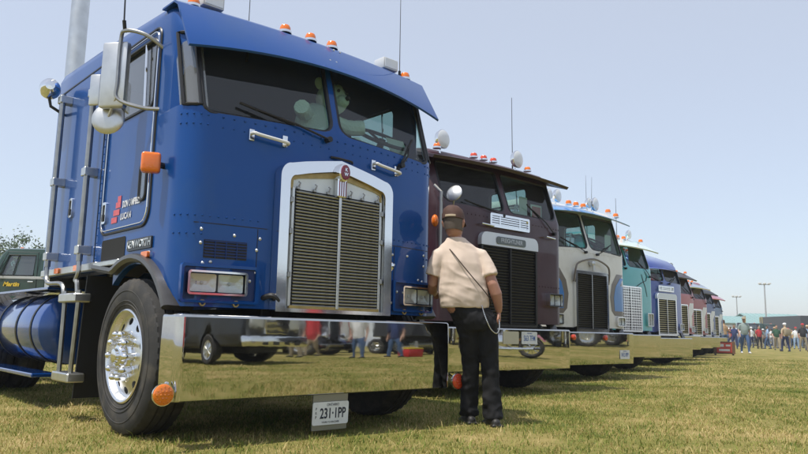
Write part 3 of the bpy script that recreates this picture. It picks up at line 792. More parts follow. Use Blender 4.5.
# bumper, plate and end markers
make_bumper(T1, 1.185, .285, .812, curve=.004, depth=.22)
for s in (-1, 1):
    m = MB(); m.box(s*.42-.05, s*.42+.05, .03, .4, .45, .72, .01); m.build('bumper_bracket', DARKUNDER, T1)
    c = Vector((s*1.255, -.005, .335))
    m = MB(); m.lathe([(.020, -.02), (.06, -.012), (.066, .0), (.066, .012)], c, (0, -1, 0), 20); m.tube([c+Vector((0, .0, 0)), c+Vector((-s*.05, .06, .06))], .014, 6); ml = m.build('turn_signal', CHROME, T1)
    m = MB(); m.lathe([(.063, .010), (.060, .022), (.045, .031), (.02, .035), (.001, .036)], c, (0, -1, 0), 20, cap=False)
    for rr, kk in ((.0, 1), (.022, 6), (.044, 12)):
        for k in range(kk):
            a = 2*PI*k/kk; m.sphere(c+Vector((rr*math.cos(a), -.033+rr*rr*4, rr*math.sin(a))), .0085, 6, 4)
    m.build('lens', AMBER if s < 0 else REDLENS, ml)
pm = basis((-.015, .012, .155), (1, 0, 0), (0, -.04, 1))
PB = lambda a, b, q: pm @ Vector((a, b, q))
m = MB(); m.prism(rrect(-.155, .155, -.078, .078, .014, 4), PB, 0, .004); lp = m.build('license_plate', PLATE, T1, 30)
m = MB(); m.prism(rrect(-.150, .15, -.115, .135, .004, 2), PB, -.012, -.004); m.build('plate_holder', P('plate_holder_steel', (.30, .30, .28), .4, .6), lp)
text('plate_characters', '231\u00b71PP', .098, PLATETXT, lp, pm @ Matrix.Translation((.018, -.003, .005)), .0006, .70, .0018)
text('plate_characters', 'ONTARIO', .026, PLATETXT, lp, pm @ Matrix.Translation((.015, .058, .005)), .0005, .9)
text('plate_characters', 'P\nR\nP', .028, PLATETXT, lp, pm @ Matrix.Translation((-.127, .004, .005)), .0005, .8)
text('plate_characters', 'YOURS TO DISCOVER', .017, PLATETXT, lp, pm @ Matrix.Translation((.0, -.060, .005)), .0004, .9)
# side badge, marker, step recess, fender
m = MB(); m.prism(rrect(.545, .965, 1.255, 1.335, .008, 2), lambda a, b, q: L1(a, b, q), -.002, .012); bd = m.build('maker_badge', P('badge_black', (.03, .033, .04), .35, .3), T1)
text('badge_letters', 'KENWORTH', .074, ALU, bd, Ms(.757, 1.295, .013), .003, .98, .001)
m = MB(); m.prism(rrect(.555, .675, 1.185, 1.235, .012, 3), lambda a, b, q: L1(a, b, q), -.002, .010); mk = m.build('side_marker', CHROME, T1)
m = MB(); m.prism(rrect(.563, .667, 1.190, 1.230, .012, 3), lambda a, b, q: L1(a, b, q), .01, .028); m.build('lens', AMBER, mk)
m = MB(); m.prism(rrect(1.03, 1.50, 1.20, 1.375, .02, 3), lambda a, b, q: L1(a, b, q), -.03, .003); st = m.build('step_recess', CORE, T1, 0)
m = MB(); m.box(-(W1+.05), -(W1-.06), 1.02, 1.53, 1.165, 1.205, .006); m.build('tread', ALU, st)
m = MB(); m.box(-(W1+.03), -(W1-.2), 1.53, 2.95, 1.155, 1.215, .006); m.build('side_sill', ALU, T1)
for s in (-1, 1):
    cv, cz, r0 = S1['arch']; rings = []
    for a in np.linspace(30, 148, 26):
        # from the front foot, over the top, to the flat rear lip
        if a < 118: y, z = cv-(r0+.0)*math.cos(R(a)), cz+(r0)*math.sin(R(a)); nx, nz = -math.cos(R(a)), math.sin(R(a))
        else: k = (a-118)/30; y, z = cv+r0*math.cos(R(62))+k*.42, cz+r0*math.sin(R(62))+.05*k; nx, nz = .25, .97
        x0, x1 = s*(W1-.16), s*(W1+.055)
        rings.append([Vector((x0, y, z)), Vector((x1-s*.02, y+nx*.012, z+nz*.012)), Vector((x1, y+nx*.035, z+nz*.035)), Vector((x1-s*.004, y+nx*.062, z+nz*.062)), Vector((x1-s*.03, y+nx*.07, z+nz*.07)), Vector((x0, y+nx*.055, z+nz*.055))])
    m = MB(); m.loft(rings); m.build('fender', FENDER, T1, 40)
m = MB(); m.prism([(1.74, 1.12), (1.76, 1.12), (1.87, .16), (1.85, .16)], lambda a, b, q: Vector((q, a, b)), -1.16, -.60); m.build('mud_flap', P('black_rubber_flap', (.014, .014, .013), .7, var=.2, vscale=5), T1, 0)
m = MB(); m.box(.60, 1.16, 1.80, 1.82, .16, 1.12); m.build('mud_flap', MATS['black_rubber_flap'], T1, 0)
# orange lamp on the door pillar
c = Vector((-(W1+.10), .43, 1.80))
m = MB(); m.lathe([(.078, -.03), (.085, -.02), (.085, .02), (.078, .03)], c, (-.45, -.9, 0), 4); m.bm.free()
m = MB(); m.box(-.062, .062, -.045, .045, -.068, .068, .02, 3, M=Matrix.Translation(c) @ Matrix.Rotation(R(-24), 4, 'Z')); ps = m.build('pillar_signal', AMBER, T1)
m = MB(); m.tube([c, L1(.46, 1.80, -.01)], .022, 8); m.build('stalk', BLACK, ps)
# long grab bars on the sleeper with clamps, ladder below
for k, (v, zt_, zb) in enumerate(((2.60, 2.80, 1.20), (1.77, 2.77, 1.20))):
    m = MB(); top = L1(v, zt_, .075)
    lad = 2.28 if k == 0 else 2.02
    path = [top, L1(v, zb+.03, .075)]
    m.tube(path, .024, 10); gb = m.build('grab_bar', STEELGREY, T1)
    m = MB()
    pp = [L1(v, zb+.04, .075), L1(v-.02, zb-.06, .08), L1(v-.12 if k == 0 else v+.01, zb-.12, .085), L1(2.12 if k == 0 else 1.74, zb-.14, .085), L1(2.03 if k == 0 else 1.70, zb-.24, .085), L1(2.0 if k == 0 else 1.67, .95, .085), L1(1.99 if k == 0 else 1.72, .30, .085)]
    m.tube(smoothpath(pp, 4), .019, 8); m.build('ladder_rail', STEELGREY, T1)
    for z in ((2.755, 1.99, 1.32) if k == 0 else (2.62, 1.955, 1.32)):
        m = MB(); m.box(-(W1+.104), -(W1-.004), v-.032, v+.06, z-.035, z+.035, .006); m.tube([L1(v, z-.035, .075), L1(v, z+.035, .075)], .031, 10); m.build('clamp', ALU, gb)
for z in (.94, .33):
    m = MB(); m.box(-(W1+.13), -(W1+.0), 1.64, 2.03, z-.035, z+.035, .01); m.build('ladder_step', ALU, T1)
# mirrors: tall chrome head on a bent tube, small plate behind, round convex one below
mz = 2.57
m = MB()
out = -(W1+.20)
path = smoothpath([Vector((-W1+.02, .62, 2.68)), Vector((-W1-.10, .68, 2.77)), Vector((out, .80, 2.81)), Vector((out-.01, .86, 2.76)), Vector((out-.01, .86, 2.45)), Vector((out, .86, 2.32)), Vector((-W1-.08, .72, 2.25)), Vector((-W1+.02, .60, 2.235))], 5)
m.tube(path, .014, 8); mr = m.build('mirror', STEELGREY, T1)
mx_ = Matrix.Translation((out-.01, .92, 2.52)) @ Matrix.Rotation(R(-52), 4, 'Z')
m = MB(); m.box(-.10, .10, -.03, .03, -.26, .23, .018, 2, M=mx_); m.build('mirror_head', ALU, mr)
m = MB(); m.box(-.07, .07, .0305, .034, -.25, .22, .0, M=mx_); m.build('mirror_glass', CHROME, mr, 0)
cc = Vector((out-.01, .99, 2.20)); dd = Vector((.62, .78, -.08)).normalized()
m = MB(); m.lathe([(.001, -.018), (.075, -.014), (.108, -.004), (.117, .006), (.110, .012), (.001, .02)], cc, dd, 28, cap=False); m.tube([cc, Vector((out-.01, .86, 2.33))], .011, 6); m.build('convex_mirror', ALU, mr)
m = MB(); m.box(-.045, .045, -.012, .012, -.13, .13, .02, 2, M=Matrix.Translation((-(W1+.11), 1.64, 2.60)) @ Matrix.Rotation(R(-50), 4, 'Z')); m.tube([Vector((-(W1+.11), 1.64, 2.60)), L1(1.77, 2.60, .075)], .012, 6); m.build('wind_plate', ALU, T1)
m = MB(); m.tube([Vector((out, .82, 2.80)), Vector((out-.02, .80, 2.88))], .014, 8); m.tube([Vector((out-.02, .80, 2.88)), Vector((out-.05, .84, 4.2))], [.006, .002], 6); m.build('antenna', BLACK, T1)
# matching mirror on the far side
m = MB(); pr = [Vector((-p.x, p.y, p.z)) for p in path]; m.tube(pr, .014, 8); mr2 = m.build('mirror', STEELGREY, T1)
m = MB(); m.box(-.115, .115, -.03, .03, -.27, .24, .018, 2, M=Matrix.Translation((-out+.01, .90, 2.60)) @ Matrix.Rotation(R(52), 4, 'Z')); m.build('mirror_head', CHROME, mr2)
# bullet lamp at the rear corner of the sleeper
c = L1(2.77, 2.88, .15)
m = MB(); m.lathe([(.001, -.13), (.04, -.125), (.075, -.09), (.09, -.03), (.092, .02), (.085, .03), (.001, .035)], c, (.25, .95, 0), 20, cap=False); bl = m.build('bullet_lamp', CHROME, T1)
m = MB(); m.tube([c+Vector((0, 0, -.08)), c+Vector((.02, 0, -.16)), L1(2.77, 2.66, .0)], .014, 6); m.build('lamp_arm', BLACK, bl)
# exhaust stacks behind the sleeper
for s in (-1, 1):
    m = MB(); m.lathe([(.085, 0), (.085, 3.1)], (s*.99, 3.17, 1.05), (0, 0, 1), 24); m.build('exhaust_stack', ALU, T1)
# roof lights and lamp boxes
for u in (-1.02, -.31, -.08, .13, 1.02):
    y = front(S1, u, 2.76)+.14; marker_light(T1, (u, y-.02, 2.99), AMBER, .044, .055)
for u in (-.86, .86):
    y = .52; m = MB(); m.box(u-.085, u+.085, y-.06, y+.08, 3.035, 3.14, .012, 2); b_ = m.build('roof_lamp', ROOFBOX, T1); m = MB(); m.box(u-.07, u+.07, y-.064, y-.058, 3.05, 3.128); m.build('lens', PLASTW, b_, 0)
    m = MB(); m.box(u-.02, u+.02, y-.01, y+.03, 2.93, 3.04); m.build('lamp_foot', ALU, b_, 0)
for u, v, h in ((-.33, .9, 1.3), (.98, .48, 1.3)):
    m = MB(); m.tube([(u, v, 2.9), (u, v, 3.06)], .012, 8); m.tube([(u, v, 3.06), (u+.01, v+.02, 3.06+h)], [.004, .0015], 5); m.build('antenna', BLACK, T1)
# fuel tanks with straps, top deck and lower step board
for s in (-1, 1):
    cx, cz, rt, y0, y1 = s*.845, .695, .33, 2.90, 4.85
    m = MB(); m.lathe([(.001, -.07), (rt*.5, -.06), (rt*.85, -.03), (rt*.98, -.005), (rt, .015), (rt, y1-y0-.015), (rt*.98, y1-y0), (rt*.5, y1-y0+.05), (.001, y1-y0+.06)], (cx, y0, cz), (0, 1, 0), 40, cap=False); tk = m.build('fuel_tank', BLUETANK, T1, 40)
    for y in (3.12, 3.62, 4.3):
        m = MB(); rr = []
        for yy, q in ((-.022, .0), (-.022, .008), (.022, .008), (.022, .0)): rr.append([Vector((cx+(rt+q)*math.cos(a), y+yy, cz+(rt+q)*math.sin(a))) for a in [2*PI*k/40 for k in range(40)]])
        m.loft(rr, cap=False, closed=True); m.build('strap', GASKET, tk, 40)
    m = MB(); m.box(cx-.30, cx+.30, 2.82, 4.8, 1.042, 1.066, .004); m.build('deck_plate', BLUETANK, tk)
    m = MB(); m.box(s*1.02, s*1.24, 2.72, 4.9, .27, .305, .008) if s > 0 else m.box(-1.24, -1.02, 2.72, 4.9, .27, .305, .008); m.build('step_board', BLUETANK, tk)
    m = MB(); m.lathe([(.05, 0), (.05, .07), (.04, .08)], (cx-s*.1, 3.3, 1.06), (0, 0, 1), 14); m.build('tank_cap', CHROME, tk)
m = MB(); m.box(-.62, -.50, 2.76, 2.86, 1.03, 1.25, .01); m.build('air_fitting', ALU, T1)
m = MB(); m.box(-1.1, -.6, 2.96, 3.02, 1.066, 1.16, .004); m.build('deck_bracket', ALU, T1)
for v in (2.45, 1.95):
    m = MB(); m.prism(rrect(v-.055, v+.055, 1.165, 1.21, .01, 3), lambda a, b, q: L1(a, b, q), .03, .045); m.build('side_marker', AMBER, T1)
# papers on the dash
m = MB(); m.box(-.10, .10, -.002, .002, -.12, .12, M=Matrix.Translation((.86, .34, 2.27)) @ Matrix.Rotation(R(-25), 4, 'X')); m.build('windshield_paper', P('paper', (.75, .76, .72), .7), T1, 0)

# plush bear on the dashboard
def plush(loc, rz):
    t = empty('plush_bear', loc, rz); tag(t, 'white plush bear sitting behind the windshield of the big blue truck', 'toy')
    FUR = P('white_plush', (.85, .87, .82), .95, bump=.8, bscale=90, bdist=.01, var=.08)
    m = MB(); m.sphere((-.05, 0, .19), .15, 16, 12, (1, .85, 1.15)); m.build('body', FUR, t)
    m = MB(); m.sphere((.08, -.03, .42), .115, 16, 12, (1.05, .95, .95)); m.sphere((.08, -.13, .39), .055, 12, 8, (1, .9, .8)); hd = m.build('head', FUR, t)
    for s in (-1, 1):
        m = MB(); m.sphere((.08+s*.095, 0, .52), .045, 10, 8, (1, .5, 1)); m.build('ear', FUR, hd)
        m = MB(); m.sphere((.08+s*.04, -.135, .455), .012, 8, 6); m.build('eye', BLACK, hd)
        m = MB(); m.tube(smoothpath([(s*.12, -.02, .27), (s*.22, -.08, .24), (s*.30, -.14, .25)], 4), [.05]*4+[.055]*4+[.05], 10); m.build('arm', FUR, t)
        m = MB(); m.tube(smoothpath([(s*.08, -.05, .08), (s*.14, -.16, .06), (s*.16, -.24, .08)], 4), [.06]*8+[.055], 10); m.build('foot', FUR, t)
    m = MB(); m.sphere((.08, -.185, .40), .018, 8, 6); m.build('nose', BLACK, hd)
    return t
bp = T1.matrix_basis @ Vector((.10, .44, 2.10))
pb = plush(bp, R(U1)+R(8)); pb.scale = (1.15, 1.15, 1.15)
# ------------------------------------------------------------------ the other trucks in the row
def skin(S, t, z, d=0.):
    """walk along the cab front (t metres from the middle) and on round the corner"""
    s = 1 if t >= 0 else -1; a = abs(t); flat = S['w']-S['rc']
    if a <= flat: return Vector((s*a, front(S, a, z)-d, z))
    ang = 90-math.degrees((a-flat)/S['rc']); 
    if ang >= 0:
        x, y = corner_xy(S, s, ang, d, z); return Vector((x, y, z))
    x, y = corner_xy(S, s, 0, d, z); return Vector((x, y+(-ang)*R(1)*S['rc'], z))
def decal(S, root, poly, mat, d=.003, name='stripe', rows=10):
    """painted patch following the body: poly = list of (z, t0, t1) from bottom to top"""
    m = MB(); V = []
    for z, t0, t1 in poly: V.append([m.bm.verts.new(skin(S, t0+(t1-t0)*k/8, z, d)) for k in range(9)])
    for a, b in zip(V, V[1:]):
        for k in range(8): m.bm.faces.new((a[k], a[k+1], b[k+1], b[k]))
    return m.build(name, mat, root, 60)

def grille_unit(S, root, hw, z0, z1, zs, style='slat', n=24, frame=CHROME, fw=.035, slat=SLATBLK, back=CORE, u=0., proud=.03, top=None, topmat=SHELLALU):
    G = lambda a, b, q: Vector((u+a, S['vf']-q, b))
    m = MB(); m.frame(rrect(-hw-fw, hw+fw, z0-fw, zs+fw, .03, 3), rrect(-hw, hw, z0, zs, .012, 3), G, -.03, proud+.02); g = m.build('grille', frame, root, 30)
    m = MB(); m.prism(rrect(-hw, hw, z0, zs, .01, 2), G, -.02, .004); m.build('radiator_core', back, g, 0)
    first = None
    if style in ('slat', 'mesh'):
        for k in range(n):
            z = z0+(zs-z0)*(k+.5)/n; hgt = (zs-z0)/n*.30
            if first is None:
                m = MB(); m.box(-hw, hw, -.022, 0, -hgt/2, hgt/2, .001, M=Matrix.Rotation(R(20 if style == 'slat' else 0), 4, 'X')); first = m.build('slat', slat, g, 0); o = first
            else: o = first.copy(); COL.objects.link(o)
            o.location = (u, S['vf']-.006, z)
    if style == 'mesh':
        fv = None; nv = int(n*2*hw/(zs-z0))
        for k in range(nv):
            x = -hw+2*hw*(k+.5)/nv
            if fv is None: m = MB(); m.box(-.010, .010, -.03, -.004, z0, zs, .001); fv = m.build('slat', slat, g, 0); o = fv
            else: o = fv.copy(); COL.objects.link(o)
            o.location = (u+x, S['vf']-.006, 0)
    m = MB(); m.box(u-.010, u+.010, S['vf']-.05, S['vf'], z0, zs, .002); m.build('centre_bar', frame, g)
    if top:
        m = MB(); m.prism(rrect(-hw-fw-.01, hw+fw+.01, zs+.012, zs+top, (.005, .005, .09, .09), 5), G, -.02, proud+.03); m.build('grille_cap', topmat, g, 30)
    return g

def air_vent(S, root, u0, u1, z0, z1, n=5, mat=CHROME):
    f = lambda a, b, q: Vector((a, front(S, a, b)-q, b))
    m = MB(); m.frame(rrect(u0, u1, z0, z1, .02, 3), rrect(u0+.03, u1-.03, z0+.03, z1-.03, .012, 3), f, -.01, .05); v = m.build('air_vent', mat, root, 30)
    m = MB(); m.prism(rrect(u0+.03, u1-.03, z0+.03, z1-.03, .01, 2), f, -.01, .004); m.build('backing', CORE, v, 0)
    for k in range(n):
        z = z0+.03+(z1-z0-.06)*(k+.5)/n; m = MB(); m.prism(rrect(u0+.03, u1-.03, z-.009, z+.009, .002, 1), f, .004, .034); m.build('slat', mat, v, 0)
    for q in (.25, .75):
        x = u0+(u1-u0)*q; m = MB(); m.prism(rrect(x-.012, x+.012, z0+.03, z1-.03, .002, 1), f, .004, .040); m.build('slat', mat, v, 0)

def side_mirrors(S, root, z=2.5, sides=(-1, 1), head=(.09, .24), out=.22):
    for s in sides:
        o = S['w']+out; m = MB(); m.tube(smoothpath([Vector((s*(S['w']-.02), .6, z+.24)), Vector((s*o, .55, z+.30)), Vector((s*o, .55, z-.30)), Vector((s*(S['w']-.02), .6, z-.30))], 4), .012, 6); mr = m.build('mirror', STEELGREY, root)
        m = MB(); m.box(-head[0], head[0], -.025, .025, -head[1], head[1], .02, 2, M=Matrix.Translation((s*o, .57, z)) @ Matrix.Rotation(s*R(35), 4, 'Z')); m.build('mirror_head', CHROME, mr)

def licence(root, u, v, z, txt, small=None, plate=PLATE, ink=None, name='license_plate', w=.15, h=.075):
    M = basis((u, v, z), (1, 0, 0), (0, 0, 1)); m = MB(); m.prism(rrect(-w, w, -h, h, .012, 3), lambda a, b, q: M @ Vector((a, b, q)), 0, .004); p = m.build(name, plate, root, 30)
    if txt: text('plate_characters', txt, .095 if h > .06 else .05, ink or PLATETXT, p, M @ Matrix.Translation((0, -.008, .005)), .0006, .68, .001)
    if small: text('plate_characters', small, .024, ink or PLATETXT, p, M @ Matrix.Translation((0, .055, .005)), .0005, .9)
    return p

def generic(x, y, psi, S, paint, label, visor=None, bump=(1.2, .29, .80), bmat=BUMPER, length=6.0, rear=True, glassmat=None, doors=True, vis=dict(), sides=(-1, 1), tilt=.010):
    t = empty('cabover_truck', (x, y, 0), R(psi)); tag(t, label, 'truck', 'cabover trucks parked in a row')
    cab_shell(S, t, paint); windshields(S, t, glassmat); chassis(S, t, length, rear); interior(S, t)
    if doors: door_parts(S, t, paint, sides=sides)
    if visor: make_visor(S, t, visor, **vis)
    make_bumper(t, *bump, mat=bmat, depth=.3, curve=.002, tilt=tilt)
    for s in (-1, 1):
        cv, cz, r0 = S['arch']; rings = []
        for a in np.linspace(-8, 150, 18):
            yy, zz = cv-r0*math.cos(R(a)), cz+r0*math.sin(R(a)); nx, nz = -math.cos(R(a)), math.sin(R(a)); x0, x1 = s*(S['w']-.12), s*(S['w']+.03)
            rings.append([Vector((x0, yy, zz)), Vector((x1, yy, zz)), Vector((x1, yy+nx*.04, zz+nz*.04)), Vector((x0, yy+nx*.04, zz+nz*.04))])
        m = MB(); m.loft(rings); m.build('fender', FENDER, t, 40)
        cx, cz, rt, y0, y1 = s*.85, .68, .31, 2.2, 3.9
        m = MB(); m.lathe([(.001, -.05), (rt*.85, -.03), (rt, .015), (rt, y1-y0), (rt*.85, y1-y0+.04), (.001, y1-y0+.05)], (cx, y0, cz), (0, 1, 0), 28, cap=False); m.build('fuel_tank', ALU, t, 40)
    return t
def rivet_rows(S, t, mat, zs=(2.10, 1.42)):
    m = MB()
    for z in zs:
        for k in range(34): m.sphere(skin(S, -1.1+2.2*k/33, z, 0), .008, 5, 4)
    m.build('rivets', mat, t)['kind'] = 'stuff'

# --- maroon truck
MAROON = P('maroon_paint', (.046, .0125, .020), .42, .0, coat=.35, var=.12, vscale=2.2, bump=.04, bscale=4, dirt=(.085, .04, .045), dirt_amt=.35, dirt_scale=5, rvar=.15)
MAROOND = P('dark_maroon_visor', (.030, .012, .016), .45, coat=.2)
S2 = dict(BASE); S2.update(w=1.19, rc=.15, vf=.05, bow=.06, rake=.34, wsw=1.06, gap=.045, zw=2.20, zt=2.74, wsdrop=-.02, wsr=(.09, .13, .05, .05), eave=[(.3, 2.84), (3.1, 2.88)], rise=.10, wiper={-1: (-.12, 2.16), 1: (.95, 2.05)}, wipert={-1: (-.60, 2.26), 1: (.55, 2.32)})
psi2 = 41.
T2 = generic(1.274+.06*math.cos(R(psi2)), 8.513+.06*math.sin(R(psi2)), psi2, S2, MAROON, 'maroon cabover truck with black slatted grille beside the man in the cap', MAROOND, bump=(1.20, .30, .80), tilt=.008, vis=dict(W=1.27, low=(2.76, 2.73), top=(2.89, 2.84), vlow=.0, vtop=.40, curl=.01, thick=.03))
g2 = grille_unit(S2, T2, .49, .84, 1.70, 1.76, 'slat', 26, BLACK, .03, SLATBLK, proud=.02, top=.17, topmat=P('cap_alloy', (.74, .77, .80), .3, .35))
m = MB(); m.prism(rrect(-.27, .27, 1.80, 1.89, .03, 4), lambda a, b, q: Vector((a, S2['vf']-q, b)), .05, .062); bd2 = m.build('maker_badge', P('badge_grey', (.16, .18, .18), .4, .4), T2)
text('badge_letters', 'FREIGHTLINER', .072, ALU, bd2, basis((0, S2['vf']-.063, 1.845), (1, 0, 0), (0, 0, 1)), .003, .86, .001)
air_vent(S2, T2, -.37, .37, 2.00, 2.17, 4)
headlights(S2, T2, .78, 1.10, 1.09, 1.26, d=.06)
side_mirrors(S2, T2, 2.5, sides=(-1, 1))
# convex mirror on a bent arm at the left corner of the front
c = Vector((-1.10, -.10, 2.285)); m = MB(); m.lathe([(.001, -.016), (.07, -.012), (.094, 0), (.098, .008), (.09, .012), (.001, .014)], c, (.92, .28, -.28), 24, cap=False)
m.tube(smoothpath([c+Vector((0, .02, 0)), c+Vector((.08, .08, -.06)), c+Vector((.13, .16, -.16)), c+Vector((.13, .26, -.20))], 4), .010, 6); m.build('convex_mirror', ALU, T2)
for u in (-.92, .46): spot_lamp(T2, (u, .30, 3.02), .115, (.1, -1, 0), CHROME, 'roof_lamp', .08)
for u in (-.42, -.24, -.06, .62, -1.05): marker_light(T2, (u, .24, 2.885), REDLENS if -.5 < u < 0 else AMBER, .045, .05)
m = MB(); m.tube([(.92, .75, 2.9), (.92, .75, 3.1)], .012, 6); m.tube([(.92, .75, 3.1), (.93, .77, 4.1)], [.006, .004], 6); m.build('antenna', BLACK, T2)
for z0_ in (1.30,):
    m = MB(); m.tube([Vector((-1.16, .14, 1.52)), Vector((-1.19, .02, 1.6)), Vector((-1.2, 0, 2.3)), Vector((-1.17, .14, 2.4))], .018, 8); m.build('grab_handle', STEELGREY, T2)
m = MB(); m.sphere((-1.20, .1, 1.98), .07, 12, 8, (.6, .6, 1)); m.build('turn_signal', AMBER, T2)
for u0, z in ((-.52, 2.02), (.72, 1.99)):
    m = MB(); f = lambda a, b, q: Vector((a, front(S2, a, b)-q, b)); m.tube([f(u0, z, 0), f(u0, z, .06), f(u0+.2, z-.01, .06), f(u0+.2, z-.01, 0)], .010, 6); m.build('grab_handle', CHROME, T2)
# papers and a red and white card behind the glass
PAPER = MATS['paper']; CARDR = P('card_red', (.50, .12, .08), .6)
m = MB(); m.box(.56, .72, .33, .335, 2.22, 2.54); m.build('windshield_paper', PAPER, T2, 0); m = MB(); m.box(.42, .57, .33, .335, 2.25, 2.33); m.build('windshield_paper', PAPER, T2, 0)
m = MB(); m.box(.76, .99, .30, .305, 2.25, 2.46); cd = m.build('windshield_card', PAPER, T2, 0)
m = MB(); m.box(.785, .965, .296, .299, 2.275, 2.435); m.build('card_panel', CARDR, cd, 0)
licence(T2, -.02, -.008, .685, '', plate=P('beige_plate', (.55, .52, .40), .45, .2), name='front_plaque', w=.145, h=.075)
licence(T2, .33, -.008, .685, 'S63 7FM', 'ONTARIO', ink=P('plate_blue', (.05, .12, .35), .5))
rivet_rows(S2, T2, MAROON, (2.12, 1.34))

# --- white and blue truck
WHITE3 = P('aged_white_paint', (.76, .75, .70), .38, coat=.5, var=.05, vscale=2, dirt=(.40, .37, .30), dirt_amt=.4, dirt_scale=4)
LBLUE = P('light_blue_paint', (.05, .20, .52), .35, coat=.6, var=.08); BROWN = P('grey_brown_paint', (.16, .135, .11), .42, coat=.4)
SKYBLUE = P('sky_blue_visor', (.06, .27, .62), .35, coat=.6)
S3 = dict(S1); S3.update(corner_glass=False, w=1.15, vf=.08, bow=.035, eave=[(.3, 2.86), (3.1, 2.95)], rise=.12, wsw=1.02, rc=.15, wiper={-1: (-.14, 2.11), 1: (.20, 2.10)}, wipert={-1: (-.62, 2.27), 1: (.62, 2.27)})
T3 = generic(3.164+.05*.75, 11.713+.05*.66, 41, S3, WHITE3, 'white cabover truck with blue side panels and blue sun visor, third in the row', SKYBLUE, bump=(1.18, .26, .79), vis=dict(W=1.17, low=(2.77, 2.70), top=(2.93, 2.86), vlow=-.02, vtop=.38, curl=.02))
for s in (-1, 1):
    decal(S3, T3, [(1.08, s*.74, s*1.32), (1.16, s*.64, s*1.32), (1.40, s*.60, s*1.32), (1.62, s*.66, s*1.32), (1.80, s*.82, s*1.32), (1.97, s*1.16, s*1.32)], BROWN)
    decal(S3, T3, [(1.16, s*.74, s*1.32), (1.40, s*.72, s*1.32), (1.58, s*.78, s*1.32), (1.74, s*.94, s*1.32), (1.88, s*1.26, s*1.32)], LBLUE, .006)
grille_unit(S3, T3, .42, .84, 1.74, 1.74, 'slat', 26, CHROME, .05, SLATBLK, proud=.03)
m = MB()
m.tube(smoothpath([Vector((-.50, .05, 1.60)), Vector((-.49, .02, 1.80)), Vector((-.40, .01, 1.92)), Vector((0, -.01, 2.0)), Vector((.40, .01, 1.92)), Vector((.49, .02, 1.80)), Vector((.50, .05, 1.60))], 4), .016, 8); m.build('grille_hoop', BROWN, T3)
m = MB(); m.lathe([(.05, 0), (.05, .06), (.03, .07), (.001, .07)], (0, S3['vf']-.02, 1.93), (0, -1, 0), 16, cap=False); m.box(-.02, .02, -.01, .03, 1.80, 1.93, .004); m.build('emblem', ALU, T3)
headlights(S3, T3, .78, 1.04, .90, 1.06, d=.045)
side_mirrors(S3, T3)
for u, r in ((-.90, .09), (-.68, .11), (.22, .09), (.40, .12)): spot_lamp(T3, (u, .24, 3.02), r, (.15, -1, 0), CHROME, 'roof_lamp', .06)
for u in (-.38, -.17, .04, .80, 1.05): marker_light(T3, (u, .22, 2.915 if abs(u) < .9 else 2.87), AMBER, .05, .07)
m = MB(); m.sphere((1.21, .35, 2.52), .06, 10, 8); m.tube([(1.21, .35, 2.52), (1.1, .4, 2.52)], .015, 6); m.build('turn_signal', AMBER, T3)
for u in (.85, 1.0): m = MB(); m.tube([(u, .7, 2.9), (u+.04*(u-.8)*8, .72, 3.7)], [.006, .002], 5); m.build('antenna', BLACK, T3)
m = MB(); m.box(.74, .93, .26, .264, 2.24, 2.52); m.build('windshield_paper', PAPER, T3, 0)
licence(T3, .86, -.008, .42, 'R42 8PP', 'ONTARIO', ink=MATS['plate_blue'])
for u in (-.62, .28):
    m = MB(); m.lathe([(.045, 0), (.045, .03), (.02, .045), (.001, .045)], (u, 0, .70), (0, -1, 0), 14, cap=False); m.build('bumper_lamp', REDLENS, T3)
rivet_rows(S3, T3, WHITE3, (2.11,))

# --- teal truck
TEAL = P('teal_paint', (.045, .40, .45), .33, coat=.7, var=.06); TEALD = P('pale_mint_visor', (.66, .78, .75), .35, coat=.5)
S4 = dict(S2); S4.update(w=1.13, wsw=1.0, vf=.06, bow=.08, zw=2.20, zt=2.74, eave=[(.3, 2.80), (3.1, 2.9)], wsdrop=.0, gap=.04)
T4 = generic(4.844, 14.913, 41, S4, TEAL, 'teal cabover truck with pale mint visor and chrome lattice grille', TEALD, bump=(1.18, .30, .78), length=5.6, rear=False, vis=dict(W=1.2, low=(2.63, 2.60), top=(2.88, 2.84), vlow=-.06, vtop=.42, curl=.0, thick=.02))
grille_unit(S4, T4, .43, .86, 1.76, 1.76, 'mesh', 16, CHROME, .03, CHROME, proud=.02)
headlights(S4, T4, .74, 1.04, .96, 1.24, d=.045)
side_mirrors(S4, T4); 
decal(S4, T4, [(1.80, .30, .34), (1.90, .55, .60), (1.95, .75, .79), (2.05, .80, .83), (2.15, .70, .72)], BLACK, .006)
decal(S4, T4, [(1.60, .80, .82), (1.80, .72, .75), (1.93, .62, .66), (2.08, .55, .57)], BLACK, .005)
for u in (-.6, .45): spot_lamp(T4, (u, .3, 2.97), .10, (.15, -1, 0), CHROME, 'roof_lamp', .06)
for u in (-.25, 0, .25, .95): marker_light(T4, (u, .3, 2.84), AMBER, .05, .07)
# --- violet-blue truck
VIOLET = P('violet_blue_paint', (.020, .060, .32), .32, .2, coat=.8, var=.08)
S5 = dict(S1); S5.update(corner_glass=False, w=1.14, wsw=1.0, rc=.2, zw=2.20, zt=2.58, eave=[(.3, 2.66), (1.2, 2.98), (3.1, 3.1)], rise=.12, wiper={-1: (-.2, 2.15), 1: (.2, 2.15)}, wipert={-1: (-.6, 2.3), 1: (.6, 2.3)})
T5 = generic(7.044, 18.713, 41, S5, VIOLET, 'violet-blue cabover truck with chrome grille and sloping roof', P('visor_violet', (.03, .06, .30), .35, coat=.6), bump=(1.28, .20, .72), length=5.6, rear=False, vis=dict(W=1.15, low=(2.52, 2.48), top=(2.64, 2.60), vlow=.0, vtop=.36, curl=.02))
grille_unit(S5, T5, .44, .82, 1.72, 1.72, 'slat', 16, CHROME, .05, P('bright_slat', (.62, .63, .64), .3, .8), proud=.03, top=.16)
